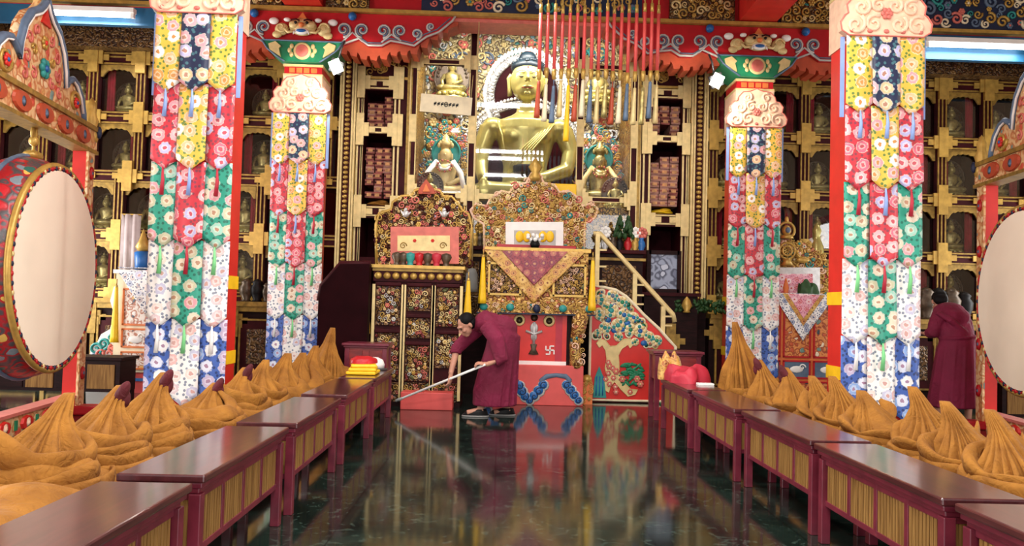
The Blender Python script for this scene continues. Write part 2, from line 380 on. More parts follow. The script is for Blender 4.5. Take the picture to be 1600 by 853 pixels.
def window_case(x):
    w = MB(); wy = 9.55 if x < 0 else 10.65
    for y in (wy, wy+1.65): w.bb(x-.14, x+.14, y, y+.08, .45, 3.15)
    for z in (.42, 3.08): w.bb(x-.14, x+.14, wy, wy+1.73, z, z+.08)
    return w
struct('window_1', window_case(XL-.08), 'red_deep'); struct('window_2', window_case(XR_+.08), 'red_deep')
# cross beam over the second pair of pillars: gilt ledge, painted frieze
BY = 11.42
b = MB(); b.bb(XL, XR_, BY+.02, BY+.5, 5.46, 6.6)
struct('ceiling_beam', b, 'red_deep')
b = MB(); b.bb(-2.9, 3.6, BY+.03, BY+.52, 5.41, 5.46)
struct('trim_1', b, 'rose')
b = MB(); b.bb(XL, XR_, BY-.09, BY+.02, 5.465, 5.515)
struct('trim_2', b, 'gold')
# long beams running down the hall from pillar to pillar
for i, x in enumerate((X0-3.28, X0+3.28)):
    struct('ceiling_beam', MB().bb(x-.27, x+.27, -4, BY+.1, 5.53, 6.3), 'red')
# soffit boards between beam and shelves
struct('trim_5', MB().bb(XL, -2.4, BY+.5, 12.9, 5.62, 5.7).bb(3.05, XR_, BY+.5, 12.9, 5.62, 5.7), 'blue_board')
struct('trim_6', MB().bb(XL, -3.4, BY+.04, BY+.14, 5.2, 5.46), 'blue_board')

struct('trim_8', MB().bb(4.1, XR_, BY+.04, BY+.14, 5.1, 5.46), 'blue_board')
# ================================================================== statue shelves
def plus(mb, x, z, y, w=.235, h=.235, half=0):
    sx = 1.
    for k, (a, c, t) in enumerate(((w, .045, .02), (.62*w, .105, .034), (.32*w, h, .048))):
        x0, x1 = x-a, x+a
        if half < 0: x0 = x
        if half > 0: x1 = x
        mb.bb(x0, x1, y-t, y, z-c, z+c)
def seated_body(q):
    q.ell((0, -.02, .17), (.2, .12, .06)); q.ell((-.15, -.03, .175), (.08, .08, .05)); q.ell((.15, -.03, .175), (.08, .08, .05))
    q.lathe([(0, .14), (.1, .15), (.085, .26), (.115, .36), (.1, .4), (.04, .425), (.032, .46), (0, .47)], n=14, sy=.65)
    q.tube([(-.105, 0, .375), (-.15, -.02, .29), (-.13, -.09, .2)], [.034, .028, .02], 7); q.tube([(.105, 0, .375), (.15, -.02, .29), (.03, -.11, .215)], [.034, .028, .02], 7)
    q.ell((0, -.005, .5), (.058, .06, .072)); q.ell((0, 0, .565), (.045, .045, .03)); q.ell((0, 0, .6), (.022, .022, .03)); q.ell((0, -.062, .495), (.01, .012, .016), 6, 5)
    for s in (-1, 1): q.ell((s*.06, 0, .485), (.01, .015, .035), 6, 5)
def statue_proto():
    r = thing('seated_statue', 'small gilt seated statue', 'statue')
    p = MB(); p.lathe([(.0, 0), (.20, 0), (.21, .03), (.17, .06), (.21, .09), (.2, .12), (.0, .12)], n=18, sy=.7)
    for i in range(12):
        w = 2*PI*i/12; p.ell((.2*math.cos(w), .14*math.sin(w), .075), (.045, .03, .04), 6, 5)
    p.build('lotus_base', 'brass', r)
    q = MB(); seated_body(q)
    q.build('body', 'bronze', r)
    h = MB(); h.prism([(.27*math.cos(2*PI*i/28)*(.8 if math.sin(2*PI*i/28) < -.5 else 1), .36+.3*math.sin(2*PI*i/28)) for i in range(28)], .09, .11)
    h.tube([(.27*math.cos(w), .088, .36+.3*math.sin(w)) for w in [2*PI*i/28 for i in range(28)]], .016, 5, True)
    for i in range(14):
        w = PI*i/13; h.ell((.22*math.cos(w), .085, .38+.25*math.sin(w)), .026, 6, 4)
    h.build('halo', 'bronze_dark', r)
    return r
proto_statue = statue_proto(); used_statue = [False]
def statue(loc, s, label, group, rz=0.):
    o = proto_statue if not used_statue[0] else copy_tree(proto_statue); used_statue[0] = True
    o.location = loc; o.scale = (s, s, s); o.rotation_euler = (0, 0, rz); tag(o, label, 'statue', group); return o
SY = 12.5; RZ = [5.02, 4.09, 3.17, 2.25, 1.33]
def shelf_side(name, label, posts, xin, xout, lo_shift=0.):
    c = thing(name, label, 'cabinet', (0, 0, 0))
    xs = sorted(posts); a, z_ = min(xin, xout), max(xin, xout)
    MB().bb(a, z_, 13.14, 13.2, 0, 5.1).build('back_panel', 'niche', c)
    fr = MB(); gs = MB()
    for lev in range(4):
        z1, z0 = RZ[lev], RZ[lev+1]; sh = lo_shift if lev >= 2 else 0.
        for x in xs:
            x += sh
            fr.bb(x-.085, x+.085, SY-.02, SY+.06, z0, z1); fr.bb(x-.03, x+.03, SY+.06, 13.14, z0, z1)
            for k in (-.06, 0, .06): gs.bb(x+k-.011, x+k+.011, SY-.036, SY-.02, z0, z1)
    for z in RZ:
        fr.bb(a, z_, SY-.015, SY+.06, z-.1, z+.1); fr.bb(a, z_, SY+.06, 13.14, z-.07, z+.06)
        for k in (-.085, .02, .075): gs.bb(a, z_, SY-.03, SY-.014, z+k-.012, z+k+.012)
    fr.build('frame', 'maroon', c); gs.build('gilt_strip', 'gold_old', c)
    cr = MB(); plus(cr, 0, 0, 0); cm = cr.mesh('cross_ornament', 'gold')
    vl = MB(); w = .275; P = [(-w, 0), (w, 0), (w, -.2)]
    for i in range(13):
        t = -1+2*i/12.; P.append((-t*(w-.035), -.2+.13*math.sqrt(max(0, 1-t*t))**.8 - (.018 if i % 2 else 0)))
    P.append((-w, -.2)); vl.prism(P, -.015, .015); vm = vl.mesh('arched_valance', 'gold_old')
    cu = MB(); pl = [(-.06+.12*i/12., .02*math.sin(i*1.6)) for i in range(13)]
    vs = [(x, y, z) for z in (0, -.7) for x, y in pl]+[(x, y+.012, z) for z in (0, -.7) for x, y in pl]; n = 13
    fs = [(i, i+n, i+n+1, i+1) for i in range(n-1)] + [(2*n+i+1, 3*n+i+1, 3*n+i, 2*n+i) for i in range(n-1)]
    cu.add(vs, fs, True); um = cu.mesh('curtain', 'niche_curtain')
    def inst(nm, me, loc):
        o = bpy.data.objects.new(nm, me); COL.objects.link(o); o.parent = c; o.location = loc
    for lev in range(5):
        for x in xs:
            if a < x+(lo_shift if lev > 2 else 0) < z_: inst('cross_ornament', cm, (x+(lo_shift*.5 if lev == 2 else lo_shift if lev > 2 else 0), SY-.035, RZ[lev]))
    cells = []
    for lev in range(4):
        sh = lo_shift if lev >= 2 else 0.
        for i in range(len(xs)-1):
            xc = (xs[i]+xs[i+1])/2+sh; inst('arched_valance', vm, (xc, SY+.02, RZ[lev]-.09))
            inst('curtain', um, (xc+(.2 if (i+lev) % 2 else -.2), SY+.2, RZ[lev]-.1)); cells.append((xc, RZ[lev+1]+.1, lev, i))
    MB().bb(a, z_, SY+.07, SY+.074, RZ[4], RZ[0]).build('glass_front', 'glass', c)
    co = MB(); co.prism([(a, 5.12), (z_, 5.12), (z_, 5.56), (a, 5.56)], 12.22, 12.62)
    k = int((z_-a)/.16)
    for i in range(k): co.ell((a+.08+.16*i, 12.22, 5.5+.03*math.sin(i)), (.07, .04, .06), 7, 5)
    co.build('cornice', 'cv_brown', c)
    # lower cupboards under the altar ledge
    bs = MB(); bs.bb(a, z_, 12.12, 13.14, .02, 1.2); bs.build('base_cupboard', 'dark_wood', c)
    ld = MB(); ld.bb(a, z_, 12.02, 12.5, 1.2, 1.27); ld.bb(a, z_, 12.06, 12.14, 1.12, 1.2); ld.build('ledge', 'gold_old', c)
    n_ = int(round((z_-a)/.735)); st = (z_-a)/n_
    for i in range(n_):
        d = MB(); x = a+st*(i+.5); d.bb(x-.26, x+.26, 12.08, 12.12, .2, 1.0); d.mi = 1
        for q in (-.26, .26): d.bb(x+q-.014, x+q+.014, 12.06, 12.1, .2, 1.0)
        for q in (.2, 1.0): d.bb(x-.27, x+.27, 12.06, 12.1, q-.014, q+.014)
        d.mi = 2; d.bb(x-.15, x+.15, 12.07, 12.09, .34, .86)
        d.build('door', ['maroon', 'gold_old', 'cv_brown'], c)
    for i in range(n_+1):
        d = MB(); plus(d, a+st*i if 0 < i < n_ else a+st*i+(.12 if i == 0 else -.12), .98, 12.1, .2, .24); d.bb(a+st*i-.03, a+st*i+.03, 12.09, 12.11, .1, 1.1) if 0 < i < n_ else None
        d.build('post_ornament', 'gold_old', c)
    return cells
PL = [-2.77-.733*i for i in range(8)]; PR = [3.31+.734*i for i in range(8)]
cellsL = shelf_side('statue_cabinet', 'wall of gilt framed statue niches behind the big drum with the whole round face', PL, -2.58, -8.2, -.27)
cellsR = shelf_side('statue_cabinet', 'wall of gilt framed statue niches behind the drum cut off by the photo edge', PR, 3.2, 8.9, 0.)
ROWN = ['top', 'second', 'third', 'lowest']
rs = random.Random(3)
for cells, near, grp in ((cellsL, 'dark maroon side screen', 'statues in the niches by the whole drum'), (cellsR, 'golden stair rail', 'statues in the niches by the cut-off drum')):
    cols = sorted({i for _, _, _, i in cells}, reverse=(cells is cellsL))
    for xc, z, lev, i in cells:
        if not (-8.0 < xc < 8.5): continue
        ci = cols.index(i)
        statue((xc, SY+.36, z-.04), rs.uniform(.86, 1.02), f'small gilt seated statue in the {ROWN[lev]} niche row, {ORD[ci]} from the {near}', grp)

# pilasters with beaded strip beside the shelves
def pilaster(x0, x1, label):
    c = thing('gilt_pilaster', label, 'pilaster', (0, 0, 0)); w = (x1-x0); m = (x0+x1)/2
    s = MB(); s.bb(x0, x1, 12.36, 12.6, 1.3, 5.1); s.build('shaft', 'gold_old', c)
    s = MB()
    for k in (-.42, -.28, .28, .42): s.bb(m+k*w-.014, m+k*w+.014, 12.33, 12.36, 1.3, 5.1)
    s.build('fillet', 'gold_pale', c)
    s = MB(); s.bb(m-.055, m+.055, 12.345, 12.36, 1.3, 5.1); s.build('dark_channel', 'maroon', c)
    s = MB()
    for i in range(50): s.ell((m, 12.34, 1.36+i*.075), (.042, .03, .03), 8, 5)
    s.build('beading', 'gold', c)
    s = MB(); s.bb(x0-.03, x1+.03, 12.32, 12.6, 0, 1.3); s.build('plinth', 'dark_wood', c)
pilaster(-2.58, -2.31, 'gilt beaded pilaster beside the scripture niches above the dark maroon screen')
pilaster(2.92, 3.2, 'gilt beaded pilaster beside the scripture niches above the golden stair rail')

# scripture cabinets
def scripture_cabinet(x0, x1, n0, n1, label, side):
    c = thing('scripture_cabinet', label, 'cabinet'); y = 12.42
    MB().bb(x0, x1, 13.1, 13.15, 0, 5.3).build('back_panel', 'niche', c)
    f = MB(); f.bb(x0, n0, y, y+.1, 1.2, 5.3); f.bb(n1, x1, y, y+.1, 1.2, 5.3)
    f.bb(n0-.04, n0, y+.1, 13.1, 1.2, 5.3); f.bb(n1, n1+.04, y+.1, 13.1, 1.2, 5.3)
    for z, h in ((4.72, .09), (4.0, .06), (2.72, .1), (1.95, .06), (1.25, .06)): f.bb(n0, n1, y, 13.1, z-h, z+h)
    f.build('frame', 'maroon', c)
    g = MB()
    for x in (x0+.02, x0+.08, n0-.02, n1+.02, n1+.085, x1-.02): g.bb(x-.014, x+.014, y-.02, y, 1.2, 4.8)
    for z in (4.66, 4.78, 3.96, 4.04, 2.66, 2.79): g.bb(n0, n1, y-.02, y, z-.012, z+.012)
    g.build('gilt_strip', 'gold_pale', c)
    for z in (4.74, 4.0, 2.72):
        for x, h in ((n0-.07, 1), (n1+.07, -1)):
            q = MB(); plus(q, x, z, y-.02, .25, .25, -1 if h > 0 else 1); q.bb(x-.08, x+.08, y-.06, y-.02, z-.25, z+.25)
            q.build('corner_ornament', 'gold_pale', c)
    q = MB(); q.bb(x0, x1, y+.02, y+.06, 4.84, 5.3); q.mi = 1; r_ = random.Random(5)
    for i in range(26): q.spiral(r_.uniform(x0+.1, x1-.1), y+.01, r_.uniform(4.92, 5.22), .07, .014, 1.3, r_.uniform(0, 6), r_.choice((-1, 1)))
    q.bb(x0, x1, y-.03, y+.02, 4.8, 4.84); q.bb(x0, x1, y-.03, y+.02, 5.26, 5.3)
    q.build('fretwork', ['maroon', 'gold'], c)
    # scripture bundles
    r_ = random.Random(int(x0*100)); w = (n1-n0-.03)/3
    bk = MB(); bk.box((0, 0, 0), (w*.92, .5, .094)); bk.mi = 1; bk.box((0, -.255, 0), (w*.5, .012, .05)); bk.mi = 2; bk.box((0, -.252, .0), (w*.94, .006, .022))
    me = [bk.mesh('scripture_bundle', [a_, 'sutra_tag', b_]) for a_, b_ in (('sutra', 'maroon'), ('sutra_pale', 'sutra'))]
    for part, z0, rows, cols in (('upper', 4.06, 5, 3), ('lower', 2.95, 8, 3)):
        if part == 'lower': pass
        for r in range(rows):
            for k in range(cols):
                if r_.random() < .06: continue
                o = bpy.data.objects.new('scripture_bundle', me[1 if (side == 'R' and r_.random() < .75) or r_.random() < .2 else 0]); COL.objects.link(o)
                o.location = (n0+.015+w*(k+.5), y+.36+r_.uniform(0, .05), z0+.05+r*.1); o.rotation_euler = (0, r_.uniform(-.03, .03), r_.uniform(-.06, .06)); 
                tag(o, f'cloth wrapped scripture bundle in the {part} niche stack beside the {"dark maroon screen" if side == "L" else "golden stair rail"}', 'scripture', f'scriptures in the {part} niche by the {"screen" if side == "L" else "stair"}')
    if True:
        s = MB(); s.ell((0, 0, .05), (.19, .1, .055)); s.ell((.05, -.04, .08), (.1, .07, .04)); s.tube([(-.17, -.09, .04), (-.05, -.11, .06), (.1, -.1, .03)], .018, 6)
        o = s.build('folded_cloth', 'saffron' if side == 'L' else 'yellow'); o.location = ((n0+n1)/2, y+.3, 2.82)
        tag(o, 'crumpled golden cloth lying below the scriptures beside the ' + ('gilt throne' if side == 'L' else 'golden stair rail'), 'cloth')
scripture_cabinet(-2.31, -1.5, -2.2, -1.74, 'narrow scripture cabinet with gilt corner plates above the dark maroon screen', 'L')
scripture_cabinet(2.12, 2.92, 2.31, 2.8, 'narrow scripture cabinet with gilt corner plates above the golden stair rail', 'R')

# ================================================================== glass shrine
c = thing('glass_shrine', 'tall glazed shrine with gilt and maroon posts housing the great golden Buddha', 'shrine')
gx = [-1.43, -.51, 1.185, 2.03]; gy = 12.35
p = MB(); g = MB()
for x in gx:
    p.bb(x-.045, x+.045, gy, gy+.12, 2.2, 6.3)
    for z0, z1 in ((5.62, 5.85), (4.98, 5.2), (3.82, 4.25), (2.92, 3.3), (2.2, 2.5)): g.bb(x-.05, x+.05, gy-.02, gy+.01, z0, z1)
    for s in (-1, 1): g.bb(x+s*.05-.008, x+s*.05+.008, gy-.012, gy, 2.2, 6.3)
for i in range(3):
    a, z_ = gx[i]+.045, gx[i+1]-.045
    for z in ([5.68, 3.0] if i == 1 else [5.68, 5.09, 3.0]):
        p.bb(a, z_, gy+.01, gy+.1, z-.035, z+.035)
        L = z_-a
        for q0, q1 in ((0, .22), (.78, 1)): g.bb(a+q0*L, a+q1*L, gy-.02, gy+.01, z-.04, z+.04)
        for s in (-1, 1): g.bb(a, z_, gy-.006, gy+.01, z+s*.035-.007, z+s*.035+.007)
    for xx, hh in ((a, -1), (z_, 1)):
        for z in (3.0, 5.09 if i != 1 else 5.68): plus(g, xx, z, gy-.015, .16, .16, hh)
p.build('post_frame', 'maroon', c); g.build('gilt_mount', 'gold_pale', c)
for i in range(3): MB().bb(gx[i]+.045, gx[i+1]-.045, gy+.05, gy+.056, 2.2, 6.25).build('glass_pane', 'glass', c)
MB().bb(-1.5, 2.12, 14.2, 14.3, 2.1, 6.4).build('back_panel', 'cv_shrine', c)
w = MB(); w.bb(-1.5, -1.44, 12.48, 14.2, 2.1, 6.4); w.bb(2.06, 2.12, 12.48, 14.2, 2.1, 6.4); w.build('side_panel', 'cv_gold', c)
MB().bb(-1.5, 2.12, 12.48, 14.2, 6.3, 6.4).build('top_panel', 'maroon', c)
MB().bb(-1.44, 2.06, 12.48, 14.2, 2.1, 2.9).build('plinth', 'cv_gold', c)
for s in (-1.48, 2.08): MB().bb(s-.05 if s < 0 else s-.01, s+.03 if s < 0 else s+.05, 12.34, 12.5, 1.2, 6.3).build('edge_post', 'gold_old', c)
r_ = random.Random(11); q = MB()
for i in range(230):
    x = r_.choice((r_.uniform(-1.35, -.5), r_.uniform(1.2, 1.95), r_.uniform(-.5, 1.2))); z = r_.uniform(3.2, 6.2)
    q.mi = r_.choice((0, 0, 1, 2, 3, 3, 4))
    if r_.random() < .6: q.spiral(x, 14.17, z, r_.uniform(.07, .14), .02, 1.3, r_.uniform(0, 6), r_.choice((-1, 1)))
    else: q.rosette(x, 14.17, z, r_.uniform(.05, .09), q.mi, 0)
q.build('carved_scrollwork', ['gold_pale', 'teal', 'rose', 'silver', 'slate'], c)

# the great Buddha
def great_buddha():
    t = thing('buddha_statue', 'great golden seated Buddha statue behind the glass of the shrine', 'statue', (.36, 13.3, 2.9))
    b = MB()   # local: z0 = seat, facing -Y
    b.ell((0, -.05, .26), (.86, .42, .2), 24, 12); b.ell((-.62, -.1, .27), (.34, .34, .19)); b.ell((.62, -.1, .27), (.34, .34, .19))
    b.tube([(-.6, -.3, .28), (-.2, -.48, .26), (.3, -.46, .24)], [.17, .14, .09], 12); b.tube([(.6, -.3, .28), (.2, -.42, .2), (-.3, -.4, .16)], [.17, .14, .09], 12)
    b.lathe([(0, .2), (.42, .22), (.38, .5), (.37, .75), (.46, 1.1), (.55, 1.35), (.5, 1.5), (.26, 1.6), (.17, 1.66), (.165, 1.8), (0, 1.82)], n=28, sy=.62)
    b.ell((-.2, -.16, 1.25), (.24, .16, .17)); b.ell((.2, -.16, 1.25), (.24, .16, .17))
    b.ell((-.55, 0, 1.4), (.2, .2, .17)); b.ell((.55, 0, 1.4), (.2, .2, .17))
    b.tube([(-.62, 0, 1.38), (-.74, -.02, 1.0), (-.74, -.12, .75), (-.7, -.32, .48)], [.17, .15, .13, .09], 12)
    b.tube([(.62, 0, 1.38), (.76, -.02, 1.0), (.68, -.16, .68), (.3, -.42, .5), (.1, -.45, .47)], [.17, .15, .13, .1, .07], 12)
    b.ell((-.68, -.4, .4), (.075, .05, .1))
    for i in range(4): b.tube([(-.735+.036*i, -.42, .36), (-.74+.038*i, -.46, .26), (-.74+.038*i, -.45, .14+.012*abs(i-1.5))], [.024, .022, .016], 7)
    b.tube([(-.6, -.4, .4), (-.565, -.45, .33), (-.56, -.45, .25)], [.028, .024, .018], 7)
    b.ell((.0, -.46, .47), (.18, .09, .05))
    n0_ = len(b.v)
    b.ell((0, -.03, 2.08), (.285, .27, .34), 24, 14); b.ell((0, -.1, 1.93), (.22, .2, .2)); b.ell((0, -.13, 1.83), (.11, .12, .09))
    b.v[n0_:] = [p+V(0, 0, .1) for p in b.v[n0_:]]
    o = b.build('body', 'brass', t); fuse(o, .02, 4)
    # folds of the robe over one shoulder
    f = MB()
    for k in range(5):
        s = k*.045
        f.tube([(.5-s, -.1, 1.52), (.36-s, -.33, 1.28-s*.3), (.12-s, -.4, .98), (-.1-s*.8, -.34, .75), (-.3, -.28, .55)], .017, 6)
    f.tube([(-.48, -.15, 1.47), (-.4, -.33, 1.2), (-.33, -.3, .8)], .018, 6)
    for k in range(4): f.tube([(-.75+.1*k, -.42, .3-.03*k), (-.2, -.57+.02*k, .2-.02*k), (.3, -.55+.02*k, .18-.02*k), (.75-.1*k, -.42, .26-.03*k)], .014, 6)
    f.build('robe_fold', 'brass', t)
    a = MB()   # face
    a.tube([(0, -.3, 2.17), (0, -.335, 2.08), (0, -.345, 2.03)], [.022, .03, .042], 8)
    for s in (-1, 1):
        a.ell((s*.03, -.325, 2.02), (.024, .02, .018))
        a.tube([(s*.03, -.3, 2.17), (s*.1, -.295, 2.205), (s*.19, -.24, 2.175)], [.008, .011, .006], 6)
        a.tube([(s*.27, -.02, 2.2), (s*.31, 0, 2.14), (s*.3, .0, 1.98), (s*.285, -.02, 1.84), (s*.265, -.02, 1.86)], [.03, .04, .03, .045, .02], 8)
    a.tube([(-.1, -.268, 1.925), (-.05, -.292, 1.93), (0, -.296, 1.938), (.05, -.292, 1.93), (.1, -.268, 1.925)], [.008, .022, .022, .022, .008], 8)
    a.tube([(-.07, -.268, 1.9), (0, -.29, 1.888), (.07, -.268, 1.9)], [.008, .026, .008], 8)
    a.ell((0, -.25, 1.835), (.06, .04, .045))
    a.build('face', 'brass', t, loc=(0, 0, .1))
    e = MB()
    for s in (-1, 1): e.tube([(s*.045, -.283, 2.105), (s*.105, -.285, 2.095), (s*.17, -.235, 2.115)], [.005, .011, .005], 6)
    e.mi = 1; e.tube([(-.085, -.29, 1.914), (0, -.306, 1.91), (.085, -.29, 1.914)], .007, 5)
    e.mi = 1; e.ell((0, -.31, 2.25), .018, 8, 6)
    e.build('eye', ['bronze_dark', 'red_ribbon'], t, loc=(0, 0, .1))
    h = MB(); h.ell((0, .03, 2.33), (.285, .28, .14), 24, 10); h.ell((0, .1, 2.15), (.29, .24, .25), 20, 10); h.ell((0, .03, 2.47), (.16, .16, .15))
    r_ = random.Random(4)
    for i in range(120):
        w = r_.uniform(0, 2*PI); q = r_.uniform(0, 1.2); h.ell((.285*math.sin(q)*math.cos(w), .03+.28*math.sin(q)*math.sin(w), 2.33+.14*math.cos(q)), .03, 6, 4)
    h.build('hair', 'hair_blue', t, loc=(0, 0, .1))
    MB().ell((0, .02, 2.7), (.06, .06, .08)).build('topknot_jewel', 'rose', t)
    bw = MB(); bw.lathe([(0, .5), (.1, .5), (.2, .58), (.21, .68), (.19, .69), (.0, .66)], (0, -.47, -.01), 18); bw.build('alms_bowl', 'black', t)
    return t
great_buddha()
# halo behind the Buddha
t = thing('halo', 'silver beaded halo arch standing behind the great golden Buddha', 'halo', (.36, 13.85, 2.9))
def arch(cx, cz, rx, rz, a0, a1, n=40): return [(cx+rx*math.cos(a0+(a1-a0)*i/n), cz+rz*math.sin(a0+(a1-a0)*i/n)) for i in range(n+1)]
hp = MB(); hp.prism(arch(0, 2.1, .56, .62, -.9, PI+.9), 0, .03); hp.prism([(-.98, 0)]+arch(0, .95, .98, .95, PI, 0)+[(.98, 0)], .02, .05); hp.build('panel', 'niche', t)
rg = MB(); rg.tube([(x, -.02, z) for x, z in arch(0, 2.1, .62, .68, -.7, PI+.7)], .07, 8, asp=.6, ref=(0, 1, 0)); rg.tube([(x, 0, z) for x, z in [(-1.03, 0)]+arch(0, .95, 1.03, 1.0, PI, 0)+[(1.03, 0)]], .07, 8, asp=.6, ref=(0, 1, 0)); rg.build('rim', 'cv_silver', t)
bd = MB()
for x, z in arch(0, 2.1, .72, .8, -.6, PI+.6, 46): bd.ell((x, -.03, z), (.035, .03, .06), 7, 5)
for x, z in arch(0, 2.1, .6, .66, -.6, PI+.6, 46): bd.ell((x, -.07, z), .024, 6, 4)
for x, z in arch(0, .95, 1.12, 1.1, PI, 0, 56): bd.ell((x, -.02, z), .03, 6, 4)
bd.build('beading', 'white', t)

def crowned_statue(loc, s, label, mat, scarf):
    t = thing('crowned_statue', label, 'statue', loc); t.scale = (s, s, s)
    b = MB(); b.T = Matrix.Scale(2.0, 4) @ Matrix.Translation((0, 0, -.02)); seated_body(b); b.T = None
    b.lathe([(.1, 1.1), (.125, 1.16), (.08, 1.22), (.05, 1.3), (0, 1.36)], n=12)
    for i in range(7):
        w = PI*(.08+.84*i/6); b.ell((.125*math.cos(w), -.07, 1.1+.1*math.sin(w)), (.028, .015, .05), 6, 5)
    b.build('body', mat, t)
    w_ = MB(); w_.lathe([(0, .0), (.42, 0), (.44, .07), (.36, .13), (.44, .2), (.4, .25), (0, .26)], n=22, sy=.7)
    for i in range(14): w = 2*PI*i/14; w_.ell((.43*math.cos(w), .3*math.sin(w), .16), (.09, .06, .08), 7, 5)
    w_.build('lotus_base', 'gold', t)
    h = MB(); h.prism(arch(0, 1.02, .24, .26, 0, 2*PI, 30)[:-1], .12, .14); h.tube([(x, .11, z) for x, z in arch(0, 1.02, .25, .27, 0, 2*PI, 30)[:-1]], .025, 6, True); h.build('halo', 'teal', t)
    k = MB(); k.tube([(-.14, -.1, .84), (-.3, -.24, .6), (-.34, -.28, .4), (-.42, -.2, .15)], .045, 8, asp=.5); k.tube([(.14, -.1, .84), (.3, -.24, .6), (.34, -.28, .4), (.42, -.2, .15)], .045, 8, asp=.5); k.tube([(-.14, -.12, .82), (-.05, -.26, .66), (.05, -.26, .66), (.14, -.12, .82)], .03, 8)
    k.build('scarf', scarf, t)
    q = MB(); r_ = random.Random(int(loc[0]*9))
    for i in range(70):
        w = r_.uniform(-.3, PI+.3); R_ = r_.uniform(.32, .44); x, z = R_*math.cos(w), .75+2.0*R_*math.sin(w); q.mi = r_.choice((0, 0, 1, 2, 3))
        if r_.random() < .5: q.spiral(x, .2, z, r_.uniform(.05, .09), .016, 1.3, w, 1)
        else: q.rosette(x, .2, z, r_.uniform(.04, .07), q.mi, 0)
    for i in range(18): w = 2*PI*i/17; q.mi = (0, 2)[i % 2]; q.ell((.13*math.cos(w), -.2-.06*abs(math.sin(w)), .72+.1*math.sin(w)), (.022, .022, .022), 7, 5)
    q.build('flower_garland', ['gold', 'teal', 'rose', 'slate'], t)
crowned_statue((-.98, 13.35, 2.92), .93, 'pale gilt crowned seated figure with white scarf behind the shrine pane below the white sign', 'gold_pale', 'white')
crowned_statue((1.62, 13.35, 2.92), .9, 'bronze gilt crowned seated figure behind the shrine pane above the golden stair rail', 'bronze', 'gold_pale')
statue((-1.2, 13.0, 2.94), .8, 'gilt seated figure at the foot of the white scarfed crowned figure in the shrine', 'small figures in the shrine')
statue((1.85, 13.0, 2.94), .8, 'gilt seated figure at the foot of the bronze crowned figure in the shrine', 'small figures in the shrine')
statue((-.95, 13.9, 4.9), 1.15, 'gilt seated figure set high above the white scarfed crowned figure', 'small figures in the shrine')
statue((1.62, 13.9, 4.9), 1.15, 'gilt seated figure set high above the bronze crowned figure', 'small figures in the shrine')

# white sign hung across the glass
A, B = at(657, 160, 12.27), at(737, 167, 12.27); t = thing('hanging_sign', 'narrow white sign with small dark lettering hung across the shrine glass', 'sign', (A+B)/2); t.rotation_euler = (0, -math.atan2(B.z-A.z, B.x-A.x), 0)
L = (B-A).length; MB().bb(-L/2, L/2, -.01, .01, -.14, .14).build('board', 'cream', t)
q = MB()
for x in (-.17, -.115, -.06, .06, .115, .17): q.box((x, -.012, .0), (.04, .006, .028)); q.box((x+.01, -.012, .022), (.03, .006, .01)); q.box((x-.01, -.012, -.022), (.012, .006, .02))
q.tube([(.028*math.cos(w), -.012, .036*math.sin(w)) for w in [2*PI*i/16 for i in range(16)]], .006, 5, True); q.box((0, -.012, 0), (.012, .006, .05)); q.box((0, -.012, 0), (.05, .006, .01))
q.build('lettering', 'black', t)
for s in (-1, 1): MB().tube([(s*(L/2-.02), 0, .14), (s*(L/2-.02), .02, .5)], .006, 5).build('cord', 'gold_pale', t)
